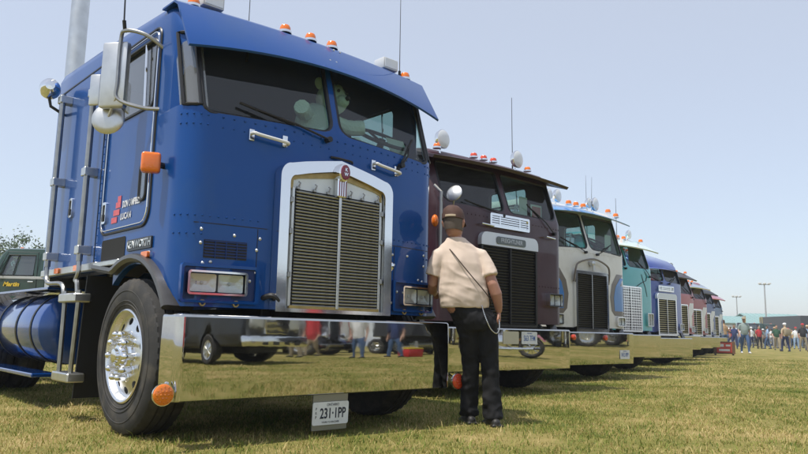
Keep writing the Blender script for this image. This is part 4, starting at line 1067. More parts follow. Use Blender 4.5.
air_vent(S5, T5, -.40, .40, 1.93, 2.08, 3)
headlights(S5, T5, .76, 1.08, .92, 1.10, d=.045); side_mirrors(S5, T5)
for u in (-.5, -.25, 0, .25, .5): marker_light(T5, (u, 1.15, 3.08), REDLENS, .07, .08)
m = MB(); m.tube([(.2, 1.6, 3.1), (.21, 1.62, 4.7)], [.012, .005], 6); m.build('antenna', BLACK, T5)
# --- red and white truck
REDP = P('red_paint', (.38, .022, .026), .35, coat=.7, var=.08)
S6 = dict(S4); S6.update(w=1.14, zw=2.14, zt=2.74, eave=[(.3, 2.80), (3.1, 2.9)])
T6 = generic(8.994, 22.713, 41, S6, REDP, 'red cabover truck with broad white stripe and dark visor behind the violet-blue truck', P('black_visor', (.03, .03, .035), .4), bump=(1.22, .35, .80), length=5.6, rear=False, vis=dict(W=1.2, low=(2.66, 2.63), top=(2.88, 2.84), vlow=-.02, vtop=.42, curl=.0, thick=.03))
decal(S6, T6, [(1.05, .62, .86), (1.4, .60, .90), (1.6, .60, 1.20), (1.72, .62, 1.24), (1.86, .72, 1.24)], WHITE)
decal(S6, T6, [(.95, -.9, -.6), (1.5, -.95, -.6), (1.86, -1.2, -.7)], WHITE)
grille_unit(S6, T6, .42, .86, 1.76, 1.76, 'slat', 14, CHROME, .04, ALU, proud=.02); headlights(S6, T6, .72, 1.05, .92, 1.10); side_mirrors(S6, T6, 2.55, head=(.11, .27), out=.3)
for u in (-.3, 0, .3, .9): marker_light(T6, (u, .3, 2.86), AMBER, .05, .07)

# ------------------------------------------------------------------ long-nosed trucks
def conventional(x, y, rz, paint, label, group=None, stacks=True, grille=True, side_text=None, belt=None, sleeper=True, visor=True, roof_z=2.62, cat='truck'):
    t = empty('long_nose_truck', (x, y, 0), R(rz)); tag(t, label, cat, group)
    # hood: lofted from grille to firewall
    m = MB(); rings = []
    for v, hw, z0, z1 in ((.32, .50, .95, 1.66), (.36, .53, .90, 1.72), (1.1, .58, .90, 1.82), (1.95, .64, .90, 1.92)):
        rings.append([Vector((a, v, b)) for a, b in rrect(-hw, hw, z0, z1, (.04, .04, .14, .14), 4)])
    m.loft(rings); m.build('hood', paint, t, 40)
    # cab with openings
    m = MB(); rings = []
    for z, hw, v0 in ((.95, 1.02, 1.9), (1.90, 1.04, 1.9), (2.05, 1.04, 1.95), (2.48, .98, 2.12), (roof_z-.03, .93, 2.24), (roof_z, .82, 2.36)):
        rings.append([Vector((a, b, z)) for a, b in rrect(-hw, hw, v0, 3.35, (.10, .10, .08, .08), 4)])
    V = m.loft(rings); cab = m.build('cab', paint, t, 0)
    cut = []
    for s in (-1, 1):
        c = MB(); c.prism([(s*.04, 1.98), (s*.86, 1.98), (s*.80, 2.44), (s*.04, 2.46)][::s], lambda a, b, q: Vector((a, q, b)), 1.5, 2.6); cut.append(c.build('cutter', paint, None, 0))
        c = MB(); c.prism([(2.22, 1.96), (3.02, 1.96), (3.02, 2.46), (2.36, 2.46)], lambda a, b, q: Vector((q, a, b)), s*.72, s*1.4); cut.append(c.build('cutter', paint, None, 0))
    cab.parent = None; boolean(cab, cut); cab.parent = t
    for p in cab.data.polygons: p.use_smooth = True
    cab.data.set_sharp_from_angle(angle=R(35))
    for s in (-1, 1):
        wy = lambda z: 1.95+(z-2.05)*.40
        m = MB(); m.face([Vector((s*a, wy(z)+.02, z)) for a, z in ((.04, 1.98), (.86, 1.98), (.80, 2.44), (.04, 2.46))]); m.build('windshield', WINDSH, t, 0)
        sx = lambda z: (1.04-(z-2.05)*.14-.03)
        m = MB(); m.face([Vector((s*sx(z), v, z)) for v, z in ((2.22, 1.96), (3.02, 1.96), (3.02, 2.46), (2.36, 2.46))]); w = m.build('door_window', DOORGLASS, t, 0)
        m = MB(); m.tube([Vector((s*(sx(1.96)+.03), 2.52, 1.95)), Vector((s*(sx(2.46)+.03), 2.60, 2.47))], .014, 6); m.tube([Vector((s*(sx(z)+.03), v, z)) for v, z in ((2.20, 1.95), (3.03, 1.95), (3.03, 2.47), (2.35, 2.47))], .012, 6, True); m.build('window_frame', GASKET, w)
        m = MB(); m.tube([Vector((s*1.045, v, z)) for v, z in ((2.12, 1.05), (3.12, 1.05), (3.12, 2.54), (2.36, 2.54), (2.12, 2.0))], .008, 6, True); d = m.build('door', GASKET, t)
        m = MB(); m.box(s*1.07-.02, s*1.07+.02, 2.92, 3.06, 1.78, 1.81, .005); m.build('handle', CHROME, d)
        # front fender: swept over the wheel
        rings = []
        for a in np.linspace(-20, 130, 16):
            yy, zz = .95-.62*math.cos(R(a)), .52+.62*math.sin(R(a)); nx, nz = -math.cos(R(a)), math.sin(R(a))
            rings.append([Vector((s*.56, yy, zz)), Vector((s*1.12, yy, zz)), Vector((s*1.14, yy+nx*.03, zz+nz*.02)), Vector((s*1.06, yy+nx*.09, zz+nz*.09)), Vector((s*.56, yy+nx*.10, zz+nz*.12))])
        m = MB(); m.loft(rings); m.build('fender', paint, t, 45)
        m = MB(); m.lathe([(.10, 0), (.115, -.02), (.11, -.10), (.05, -.16)], (s*.80, .22, 1.15), (0, -1, 0), 18); h = m.build('headlight', CHROME, t)
        m = MB(); m.lathe([(.098, .002), (.08, .02), (.001, .03)], (s*.80, .22, 1.15), (0, -1, 0), 18, cap=False); m.build('lens', PLASTW, h)
        mrx = 1.32; m = MB(); m.tube([(s*1.02, 2.15, 2.42), (s*mrx, 2.05, 2.45), (s*mrx, 2.05, 1.80), (s*1.02, 2.15, 1.85)], .013, 6); mr = m.build('mirror', CHROME, t)
        m = MB(); m.box(s*mrx-.09, s*mrx+.09, 2.03, 2.08, 1.86, 2.36, .02, 2); m.build('mirror_head', CHROME, mr)
        m = MB(); m.lathe([(.30, 0), (.30, 1.2)], (s*.85, 2.3, .62), (0, 1, 0), 24); m.build('fuel_tank', CHROME, t)
        if stacks: m = MB(); m.lathe([(.07, 0), (.07, 2.3), (.072, 2.31), (.072, 2.5)], (s*.95, 3.50, 1.0), (0, 0, 1), 16); m.build('exhaust_stack', CHROME, t)
        make_wheel(t, (s*1.0, .95, .528), s, 'steer')
        make_wheel(t, (s*1.0, 5.4, .528), s, 'drive')
    for s in (-1, 1): m = MB(); m.box(s*.42-.04, s*.42+.04, .2, 6.2, .62, .88, .01); m.build('frame_rail', DARKUNDER, t, 0)
    m = MB(); m.box(-.36, .36, .4, 2.2, .45, .95, .05); m.build('engine_block', DARKUNDER, t)
    m = MB(); m.box(-.95, .95, 2.2, 2.5, 1.5, 1.85, .05); m.build('dashboard', INTER, t)
    for s in (-1, 1): m = MB(); m.box(s*.5-.25, s*.5+.25, 2.9, 3.1, 1.5, 2.3, .06, 2); m.build('seat', INTERG, t)
    if sleeper: m = MB(); m.box(-1.04, 1.04, 3.37, 4.4, 1.0, roof_z+.03, .06, 2); m.build('sleeper', paint, t)
    if belt: 
        for s in (-1, 1): m = MB(); m.box(s*1.05-.012, s*1.05+.012, 1.95, 3.34, 1.86, 1.92, .004); m.build('belt_trim', belt, t)
    m = MB(); m.frame(rrect(-.46, .46, .88, 1.62, .08, 5), rrect(-.39, .39, .93, 1.55, .05, 5), lambda a, b, q: Vector((a, .32-q, b)), -.02, .06); g = m.build('grille', CHROME, t, 30)
    m = MB(); m.prism(rrect(-.39, .39, .93, 1.55, .05, 4), lambda a, b, q: Vector((a, .32-q, b)), .0, .012); m.build('radiator_core', CORE, g, 0)
    fv = None
    for k in range(13):
        if fv is None: m = MB(); m.box(-.010, .010, -.02, 0, .94, 1.54, .001); fv = m.build('slat', CHROME, g, 0); o = fv
        else: o = fv.copy(); COL.objects.link(o)
        o.location = (-.36+.06*k, .30, 0)
    make_bumper(t, 1.18, .38, .72, depth=.25)
    if visor: m = MB(); m.loft([[Vector((u, 2.26, roof_z-.04)), Vector((u, 1.98, roof_z-.14)), Vector((u, 1.98, roof_z-.155)), Vector((u, 2.26, roof_z-.06))] for u in (-.9, -.5, 0, .5, .9)]); m.build('sun_visor', paint, t, 30)
    for u in (-.6, -.3, 0, .3, .6): marker_light(t, (u, 2.45, roof_z-.01), AMBER, .045, .06)
    if side_text:
        body, mat_, s = side_text
        M = basis((s*1.06, 2.50, 1.72), (0, s, 0), (0, 0, 1)); text('door_lettering', body, .145, mat_, t, M, .003, 1.05, .006, shear=.25)
    return t
DKGREEN = P('dark_green_paint', (.008, .040, .020), .3, coat=.8, var=.08); GOLDT = P('gold_leaf_lettering', (.75, .50, .04), .4)
conventional(-12.35, 18.75, -90, DKGREEN, 'dark green long-nosed truck with gold lettering behind the blue truck', 'long-nosed trucks', side_text=('Martin', GOLDT, 1), belt=P('belt_grey', (.5, .5, .48), .35, .3), stacks=False, visor=False, roof_z=2.66)
WINE = P('wine_red_paint', (.30, .018, .022), .35, coat=.7); NAVY = P('navy_paint', (.022, .06, .24), .35, coat=.7); STEELB = P('steel_blue_paint', (.05, .12, .26), .35, coat=.7); BLACKP = P('black_paint', (.012, .012, .014), .3, coat=.8)
far_row = ((11.1, 26.6, WINE, CHROME, 'wine red cabover truck with tall chrome mirrors, just past the red and white truck'),
           (13.0, 30.2, NAVY, BLACK, 'navy cabover truck between the wine red and steel blue trucks'),
           (15.1, 34.1, STEELB, REDP, 'steel blue cabover truck with red visor at the far end of the row'))
for x, y, pt, vm, lb in far_row:
    S7 = dict(S4); S7.update(vf=.08, bow=.03)
    T7 = generic(x, y, 41, S7, pt, lb, vm, bump=(1.2, .35, .78), length=5.0, rear=False, vis=dict(W=1.2, low=(2.62, 2.59), top=(2.86, 2.82), vlow=-.02, vtop=.42, curl=.0, thick=.03))
    grille_unit(S7, T7, .42, .86, 1.76, 1.76, 'slat', 12, CHROME, .05, ALU, proud=.02); headlights(S7, T7, .70, 1.0, .92, 1.10); side_mirrors(S7, T7, 2.5, head=(.13, .30), out=.32)
    for s in (-1, 1): m = MB(); m.lathe([(.08, 0), (.08, 2.6)], (s*1.0, 3.15, 1.0), (0, 0, 1), 14); m.build('exhaust_stack', CHROME, T7)
    decal(S7, T7, [(1.0, .55, .80), (1.45, .55, .85), (1.75, .58, 1.2), (1.9, .70, 1.2)], WHITE)
    for u in (-.3, 0, .3): marker_light(T7, (u, .3, 2.84), AMBER, .05, .07)
# ------------------------------------------------------------------ people
def limb(mb, pts, rad, side=(1, 0, 0), n=14, caps=(True, True)):
    """tapered limb through pts; rad entries r or (r_side, r_other); rounded ends"""
    pts = [Vector(p) for p in pts]; rad = [(r, r) if not isinstance(r, (tuple, list)) else r for r in rad]
    side = Vector(side); rings = []; m = len(pts)
    def ringat(c, T, rx, ry):
        a = side-T*side.dot(T)
        if a.length < 1e-3: a = T.orthogonal()
        a.normalize(); b = T.cross(a)
        return [c+a*rx*math.cos(t)+b*ry*math.sin(t) for t in [2*PI*k/n for k in range(n)]]
    Ts = [(pts[min(i+1, m-1)]-pts[max(i-1, 0)]).normalized() for i in range(m)]
    if caps[0]:
        r = min(rad[0])
        for a in (75, 45, 20): rings.append(ringat(pts[0]-Ts[0]*r*math.sin(R(a)), Ts[0], rad[0][0]*math.cos(R(a)), rad[0][1]*math.cos(R(a))))
    for p, T, r in zip(pts, Ts, rad): rings.append(ringat(p, T, *r))
    if caps[1]:
        r = min(rad[-1])
        for a in (20, 45, 75): rings.append(ringat(pts[-1]+Ts[-1]*r*math.sin(R(a)), Ts[-1], rad[-1][0]*math.cos(R(a)), rad[-1][1]*math.cos(R(a))))
    mb.loft(rings)
def fuse(mb, voxel, smooth=4, fac=.5):
    """one continuous skin over the overlapping pieces"""
    me = mb.mesh('fuse'); o = bpy.data.objects.new('fuse', me); COL.objects.link(o)
    r = o.modifiers.new('r', 'REMESH'); r.mode = 'VOXEL'; r.voxel_size = voxel
    s = o.modifiers.new('s', 'SMOOTH'); s.factor = fac; s.iterations = smooth
    bpy.context.view_layer.update()
    m2 = bpy.data.meshes.new_from_object(o.evaluated_get(bpy.context.evaluated_depsgraph_get()))
    bpy.data.objects.remove(o); bpy.data.meshes.remove(me)
    return m2
def wrinkle(me, amp, sc, mask=None, seed=0.):
    co = np.empty(len(me.vertices)*3, np.float32); me.vertices.foreach_get('co', co); co = co.reshape(-1, 3)
    no = np.empty(len(me.vertices)*3, np.float32); me.vertex_normals.foreach_get('vector', no); no = no.reshape(-1, 3)
    out = co.copy()
    for i, p in enumerate(co):
        q = Vector((p[0]*sc[0]+seed, p[1]*sc[1], p[2]*sc[2]+.35*math.sin(p[0]*9+seed)))
        v = noise.noise(q)+.5*noise.noise(q*2.1)
        k = 1.0 if mask is None else mask(p)
        out[i] = p+no[i]*(amp*k*(1-abs(v)*2.2))
    me.vertices.foreach_set('co', out.ravel()); me.update()

SKINM = P('skin', (.40, .20, .135), .5, var=.08, vscale=14, bump=.15, bscale=60, bdist=.004)
SKINM.node_tree.nodes['Principled BSDF'].inputs['Subsurface Weight'].default_value = .12
SKINM.node_tree.nodes['Principled BSDF'].inputs['Subsurface Scale'].default_value = .02
TEE = P('cream_cotton', (.68, .55, .45), .9, var=.05, vscale=5, bump=.9, bscale=4.5, bdist=.05, btype='RIDGED_MULTIFRACTAL', spec=.2)
JEAN = P('black_denim', (.012, .012, .013), .85, spec=.3, var=.45, vscale=9, bump=1.0, bscale=6, bdist=.06, btype='RIDGED_MULTIFRACTAL')
CAPM = P('brown_cap', (.085, .042, .03), .8, var=.15, vscale=20, bump=.3, bscale=150, bdist=.002)
SHOE = P('dark_shoe', (.022, .020, .018), .55, var=.2)
HAIRG = P('grey_hair', (.13, .10, .08), .8, bump=.8, bscale=180, bdist=.004)
LEATHER = P('brown_strap', (.045, .025, .015), .6)

def near_man():
    t = empty('person', (.685, 5.82, 0)); t.scale = (.965, .965, .965); t.rotation_euler = (0, 0, R(9)); tag(t, 'person in a cream T-shirt, black trousers and brown cap, seen from behind by the bumper', 'person', 'people at the truck show')
    hc = Vector((-.258, -.075, 1.690))
    H = Matrix.Translation(hc) @ Matrix.Scale(1.13, 4) @ Matrix.Rotation(R(-26), 4, 'Z') @ Matrix.Rotation(R(-6), 4, 'X')      # head looks ahead, a little to the right
    m = MB()
    g = MB()
    limb(m, [(-.225, -.05, 1.42), (-.236, -.055, 1.50), (-.25, -.065, 1.58), (-.258, -.07, 1.64)], [(.075, .07), (.062, .064), (.058, .064), (.06, .066)])
    hd = [(0, -.005, -.105, .040, .045), (0, .012, -.085, .058, .075), (0, .008, -.045, .068, .090), (0, 0, 0, .076, .097), (0, -.006, .045, .078, .098), (0, -.010, .085, .066, .084), (0, -.010, .112, .040, .052), (0, -.010, .122, .012, .016)]
    rings = [[H @ Vector((x+rx*math.cos(a), y+ry*math.sin(a), z)) for a in [2*PI*k/20 for k in range(20)]] for x, y, z, rx, ry in hd]
    m.loft(rings)
    for s in (-1, 1):
        limb(m, [H @ Vector((s*.074, -.012, -.035)), H @ Vector((s*.083, -.016, .0)), H @ Vector((s*.080, -.014, .022))], [(.008, .013), (.010, .020), (.008, .016)], n=8)      # ears
        m.sphere(H @ Vector((s*.032, .082, .008)), .016, 8, 6)
    limb(m, [H @ Vector((0, .088, .018)), H @ Vector((0, .108, -.018)), H @ Vector((0, .100, -.030))], [.009, .015, .012], n=8)      # nose
    limb(m, [H @ Vector((-.022, .092, -.058)), H @ Vector((.022, .092, -.058))], [.009, .009], n=8)                                   # lips
    # hidden torso so the body stays one figure
    limb(m, [(-.20, -.05, .98), (-.21, -.05, 1.20), (-.22, -.05, 1.40)], [(.15, .10), (.155, .10), (.15, .08)])
    # right arm hanging, hand at the pocket
    limb(m, [(-.045, -.05, 1.42), (.012, -.085, 1.29), (.045, -.125, 1.165), (.072, -.115, 1.09), (.095, -.085, 1.00), (.102, -.066, .955)], [(.055, .058), (.052, .055), (.049, .050), (.051, .053), (.038, .042), (.030, .036)])
    # left arm bent forward
    limb(m, [(-.385, -.05, 1.41), (-.425, -.03, 1.28), (-.445, .0, 1.165), (-.43, .10, 1.12), (-.40, .21, 1.10), (-.385, .25, 1.10)], [(.052, .055), (.047, .050), (.042, .044), (.044, .046), (.034, .036), (.027, .031)])
    def hand(w, d, up, curl=.4, thumb=1):
        """w wrist, d direction of the fingers, up = back of the hand"""
        w = Vector(w); d = Vector(d).normalized(); up = Vector(up).normalized(); sd = d.cross(up).normalized(); up = sd.cross(d)
        limb(m, [w-d*.02, w+d*.03, w+d*.075, w+d*.09], [(.028, .019), (.038, .017), (.042, .015), (.040, .012)], side=sd, n=12)
        for k, (o, L_) in enumerate(((-.030, .066), (-.010, .078), (.010, .072), (.029, .056))):
            a = w+d*.085+sd*o; c1 = R(25*curl*2); b = a+(d*math.cos(c1)-up*math.sin(c1))*L_*.5
            c2 = R(60*curl*2); c = b+(d*math.cos(c2)-up*math.sin(c2))*L_*.32; c3 = R(85*curl*2); e = c+(d*math.cos(c3)-up*math.sin(c3))*L_*.22
            limb(m, [a-d*.01, b, c, e], [.0092, .0088, .008, .007], side=sd, n=8)
        a = w+d*.03+sd*(-.034*thumb); b = a+(d*.7-sd*.6*thumb-up*.25).normalized()*.042; c = b+(d*.9-sd*.15*thumb-up*.35).normalized()*.034
        limb(m, [a, b, c], [.013, .0105, .0085], side=up, n=8)
    hand((.104, -.062, .95), (.05, .22, -1), (1, -.3, .1), .55, -1)
    hand((-.382, .26, 1.10), (.35, 1, .05), (-.3, .1, 1), .45, 1)
    me = fuse(m, .0065, 3)
    body = finish('body', me, SKINM, t, 60)
    # shirt
    m = MB()
    tor = [(-.185, -.045, .965, .218, .150), (-.188, -.05, 1.02, .226, .162), (-.195, -.055, 1.12, .226, .165), (-.205, -.055, 1.24, .218, .152), (-.213, -.055, 1.34, .216, .140), (-.220, -.055, 1.43, .205, .120), (-.226, -.055, 1.485, .165, .102), (-.234, -.057, 1.530, .108, .086), (-.240, -.06, 1.560, .080, .080)]
    m.loft([[Vector((x+.94*rx*math.cos(a)*(1-.06*math.sin(a)**2), y+ry*math.sin(a)*(1 if math.sin(a) > 0 else .92), z)) for a in [2*PI*k/28 for k in range(28)]] for x, y, z, rx, ry in tor])
    limb(m, [(-.10, -.05, 1.425), (-.030, -.06, 1.405), (.006, -.08, 1.33), (.030, -.105, 1.235)], [(.066, .070), (.070, .074), (.068, .074), (.072, .080)], caps=(True, False))
    limb(m, [(-.335, -.05, 1.425), (-.395, -.055, 1.395), (-.425, -.045, 1.32), (-.442, -.03, 1.235)], [(.066, .070), (.068, .074), (.064, .074), (.066, .078)], caps=(True, False))
    me = fuse(m, .0085, 3)
    wrinkle(me, .0065, (4.5, 4.5, 9), lambda p: .35+.65*max(0, min(1, (1.42-p[2])/.3)), 2.)
    wrinkle(me, .0022, (12, 12, 4), None, 7.)
    finish('shirt', me, TEE, t, 60)
    # trousers
    m = MB()
    m.loft([[Vector((x+rx*math.cos(a), y+ry*math.sin(a), z)) for a in [2*PI*k/24 for k in range(24)]] for x, y, z, rx, ry in ((-.172, -.035, 1.03, .178, .125), (-.15, -.035, .96, .182, .132), (-.115, -.035, .89, .186, .145), (-.09, -.035, .83, .180, .142), (-.075, -.03, .78, .165, .120))])
    limb(m, [(-.165, -.025, .86), (-.140, .01, .72), (-.120, .045, .56), (-.112, .06, .46), (-.110, .095, .30), (-.108, .125, .16), (-.106, .135, .075)], [(.098, .125), (.088, .105), (.074, .086), (.068, .078), (.065, .074), (.068, .076), (.073, .086)], caps=(True, False))
    limb(m, [(-.015, -.04, .86), (.005, -.03, .72), (.025, -.025, .56), (.035, -.025, .46), (.042, -.04, .30), (.048, -.05, .16), (.050, -.05, .065)], [(.096, .125), (.090, .105), (.076, .088), (.070, .080), (.067, .076), (.070, .078), (.076, .090)], caps=(True, False))
    me = fuse(m, .0095, 2)
    wrinkle(me, .009, (6, 6, 10), lambda p: .45+.9*max(0, min(1, (.5-p[2])/.35)), 4.)
    wrinkle(me, .005, (14, 14, 9), None, 1.)
    finish('trousers', me, JEAN, t, 60)
    for x, y in ((.052, -.055), (-.106, .13)):
        m = MB(); limb(m, [(x, y-.085, .035), (x, y-.03, .042), (x+.005, y+.07, .038), (x+.01, y+.16, .026), (x+.012, y+.20, .022)], [(.036, .034), (.040, .044), (.044, .040), (.044, .026), (.034, .018)]); m.box(x-.042, x+.055, y-.12, y+.22, 0, .02, .008)
        finish('shoe', fuse(m, .007, 3), SHOE, t, 60)
    # cap with brim and rear strap
    m = MB(); cp = [(0, -.008, .020, .0865, .107), (0, -.010, .060, .086, .107), (0, -.012, .100, .073, .092), (0, -.012, .124, .048, .062), (0, -.012, .134, .015, .02)]
    m.loft([[H @ Vector((x+rx*math.cos(a), y+ry*math.sin(a), z)) for a in [2*PI*k/24 for k in range(24)]] for x, y, z, rx, ry in cp]); m.sphere(H @ Vector((0, -.012, .137)), .008, 8, 6); cap_ = m.build('cap', CAPM, t, 50)
    m = MB(); rr = []
    for k in range(13):
        a = R(15+150*k/12); i0 = Vector((.083*math.cos(a), -.008+.103*math.sin(a), .026)); o0 = Vector((.088*math.cos(a), .02+.155*math.sin(a)+.0, .020-.014*abs(math.cos(a))*1.5))
        rr.append([H @ i0, H @ o0, H @ (o0-Vector((0, 0, .005))), H @ (i0-Vector((0, 0, .005)))])
    m.loft(rr); m.build('brim', CAPM, cap_, 40)
    m = MB(); m.loft([[H @ Vector((q*.0885*math.cos(a), -.008+q*.1095*math.sin(a), z)) for a in [R(243+54*k/10) for k in range(11)]] for q, z in ((1.0, .022), (1.012, .025), (1.012, .037), (1.0, .040))], cap=False, cyclic=False); m.build('cap_strap', P('tan_strap', (.42, .33, .22), .7), cap_)
    m = MB(); rings = [[H @ Vector((x+rx*math.cos(a), y+ry*math.sin(a), z)) for a in [R(170+200*k/16) for k in range(17)]] for x, y, z, rx, ry in ((0, .004, -.065, .066, .086), (0, .002, -.03, .0745, .097), (0, 0, .01, .0805, .102), (0, -.004, .045, .081, .101))]
    m.loft(rings, cap=False, cyclic=False); m.build('hair', HAIRG, t, 60)
    # shoulder strap and wallet chain
    m = MB(); m.tube(smoothpath([(-.355, .02, 1.475), (-.335, -.09, 1.478), (-.30, -.168, 1.42), (-.235, -.208, 1.32), (-.15, -.222, 1.21), (-.06, -.205, 1.11), (.01, -.14, 1.04), (.04, -.05, 1.0)], 5), .0046, 8); m.build('shoulder_strap', LEATHER, t)
    ch = smoothpath([(-.07, -.168, .985), (-.055, -.185, .90), (-.015, -.19, .80), (.045, -.165, .755), (.085, -.12, .80), (.095, -.075, .90)], 7)
    m = MB()
    for a, b in zip(ch[::1], ch[1::1]): m.tube([a, a.lerp(b, .8)], .0052, 6)
    m.build('wallet_chain', P('chain_steel', (.62, .60, .55), .25, 1), t)['kind'] = 'stuff'
    return t
man = near_man()
for ch_ in [c for c in man.children_recursive if c.type == 'MESH']:
    co = np.empty(len(ch_.data.vertices)*3, np.float32); ch_.data.vertices.foreach_get('co', co); co = co.reshape(-1, 3)
    k_ = np.clip(co[:, 2]-.85, 0, 2); co[:, 0] -= .035*k_; co[:, 1] += .08*k_
    ch_.data.vertices.foreach_set('co', co.ravel()); ch_.data.update()

# far figures: five poses in one fused body each, coloured per person
def pose_body(kind, voxel=.022):
    m = MB(); seg = []
    def L(pts, rad, lab, **k):
        limb(m, pts, rad, n=10, **k)
        for a, b in zip(pts, pts[1:]): seg.append((Vector(a), Vector(b), lab, max(r if not isinstance(r, tuple) else max(r) for r in rad)))
    st = {'stand': (.0, .0, .05), 'walk': (.22, -.18, .0), 'wide': (.05, -.04, .10), 'lean': (.04, .0, .06), 'hips': (.0, .02, .09)}[kind]
    fl, fr, sp = st
    for s, f in ((-1, fl), (1, fr)):
        kn = f*.35+(.10 if f > .1 else .02)
        L([(s*.095, 0, .90), (s*(.10+sp*.4), kn*.6, .70), (s*(.10+sp*.7), kn, .50)], [(.098, .11), (.088, .092), (.066, .07)], 2)
        L([(s*(.10+sp*.7), kn, .50), (s*(.10+sp*.9), kn*.3+f*.7, .28), (s*(.10+sp), f, .09)], [.064, .060, .05], 2)
        L([(s*(.10+sp), f-.05, .04), (s*(.105+sp), f+.06, .045), (s*(.12+sp), f+.16, .03)], [.042, .045, .034], 4)
    L([(0, 0, .90), (0, .0, 1.02)], [(.16, .115), (.165, .125)], 2)
    L([(0, .01, 1.0), (0, .02, 1.15), (0, 0, 1.32), (0, -.01, 1.44)], [(.175, .135), (.175, .135), (.185, .118), (.14, .085)], 1)
    L([(0, -.01, 1.44), (0, .0, 1.56)], [.055, .055], 0)
    limb(m, [(0, .005, 1.55), (0, .015, 1.62), (0, .01, 1.70), (0, .0, 1.75)], [(.05, .06), (.07, .085), (.075, .092), (.055, .07)], n=12); seg.append((Vector((0, .02, 1.55)), Vector((0, .03, 1.66)), 0, .09)); seg.append((Vector((0, -.02, 1.68)), Vector((0, 0, 1.76)), 3, .09))
    limb(m, [(0, .10, 1.655), (0, .115, 1.635)], [.012, .015], n=8)
    for s in (-1, 1):
        L([(s*.165, -.01, 1.40), (s*.215, -.015, 1.30), (s*.24, -.02, 1.20)], [(.062, .066), (.060, .064), (.058, .06)], 1)
        if kind == 'hips': el, wr, ht = (s*.36, -.08, 1.14), (s*.22, .04, 1.0), (s*.17, .09, .98)
        elif kind == 'lean' and s > 0: el, wr, ht = (s*.27, .02, 1.13), (s*.16, .22, 1.18), (s*.10, .27, 1.20)
        else: el, wr, ht = (s*.265, -.03+(fl if s > 0 else fr)*.2, 1.12), (s*.27, .06+(fl if s > 0 else fr)*.7, .90), (s*.265, .09+(fl if s > 0 else fr)*.8, .80)
        L([(s*.24, -.02, 1.22), el], [.045, .042], 0); L([el, wr], [.040, .030], 0); L([wr, ht], [(.022, .034), (.018, .028)], 0)
    me = fuse(m, voxel, 2)
    A = np.array([a for a, b, l, r in seg]); B = np.array([b for a, b, l, r in seg]); LB = np.array([l for a, b, l, r in seg]); RR = np.array([r for a, b, l, r in seg])
    c = np.empty(len(me.polygons)*3, np.float32); me.polygons.foreach_get('center', c); c = c.reshape(-1, 3)
    D = []
    for a, b, r in zip(A, B, RR):
        ab = b-a; tt = np.clip(((c-a)@ab)/(ab@ab), 0, 1); D.append(np.linalg.norm(c-(a+tt[:, None]*ab), axis=1)/max(r, .03))
    lab = LB[np.argmin(np.array(D), 0)]
    me.polygons.foreach_set('material_index', lab.astype(np.int32))
    for p in me.polygons: p.use_smooth = True
    return me
CLOTH = {}
def cloth(nm, c):
    if nm not in CLOTH: CLOTH[nm] = P('cloth_'+nm.replace(' ', '_'), c, .85, var=.1, vscale=6)
    return CLOTH[nm]
SHADES = {'grey-green': (.26, .32, .30), 'tan': (.46, .30, .17), 'sand': (.50, .38, .24), 'red': (.42, .03, .035), 'white': (.70, .70, .70), 'black': (.02, .02, .022), 'navy': (.025, .04, .12), 'light blue': (.28, .40, .58), 'pink': (.55, .24, .26), 'grey': (.25, .25, .26), 'dark green': (.03, .09, .05), 'yellow': (.60, .45, .08),
          'blue': (.06, .11, .22), 'khaki': (.30, .25, .17), 'brown': (.08, .045, .03), 'teal': (.04, .22, .24), 'orange': (.55, .18, .04), 'purple': (.14, .06, .20)}
SK2 = [P('skin_light', (.48, .29, .21), .55), P('skin_tan', (.34, .19, .125), .55)]
POSES = {k: pose_body(k) for k in ('stand', 'walk', 'wide', 'lean', 'hips')}
for me in POSES.values():
    for _ in range(5): me.materials.append(SKINM)
def far_person(x, y, face, pose, shirt, legs, hat, h=1.0, label=None, shorts=False, skin=0, group='people at the truck show', bag=None):
    o = bpy.data.objects.new('person', POSES[pose]); COL.objects.link(o); o.location = (x, y, 0); o.rotation_euler = (0, 0, R(face)); o.scale = (h*(1.06), h, h)
    ms = [SK2[skin], cloth(shirt, SHADES[shirt]), cloth(legs, SHADES[legs]), cloth(hat, SHADES[hat]), SHOE if shirt != 'grey-green' else cloth('white', SHADES['white'])]
    for s, mt in zip(o.material_slots, ms): s.link = 'OBJECT'; s.material = mt
    tag(o, label, 'person', group)
    if hat in ('tan', 'khaki', 'white', 'red', 'sand'):
        m = MB(); m.loft([[Vector((rx*math.cos(a), .01+ry*math.sin(a)+(.05 if (math.sin(a) > .3 and z < 1.72) else 0), z)) for a in [2*PI*k/16 for k in range(16)]] for z, rx, ry in ((1.705, .10, .115), (1.715, .092, .108), (1.76, .085, .10), (1.80, .05, .06))]); m.build('cap', ms[3], o, 50)
    if bag: m = MB(); m.box(-.2, .2, -.32, -.12, 1.0, 1.42, .06, 2); m.build('backpack', cloth(bag, SHADES[bag]), o)
    return o
def gp(px, d):          # a spot d metres ahead, along the sight line of a picture column
    return ((px-404)/702*d*1.0+.0, d)
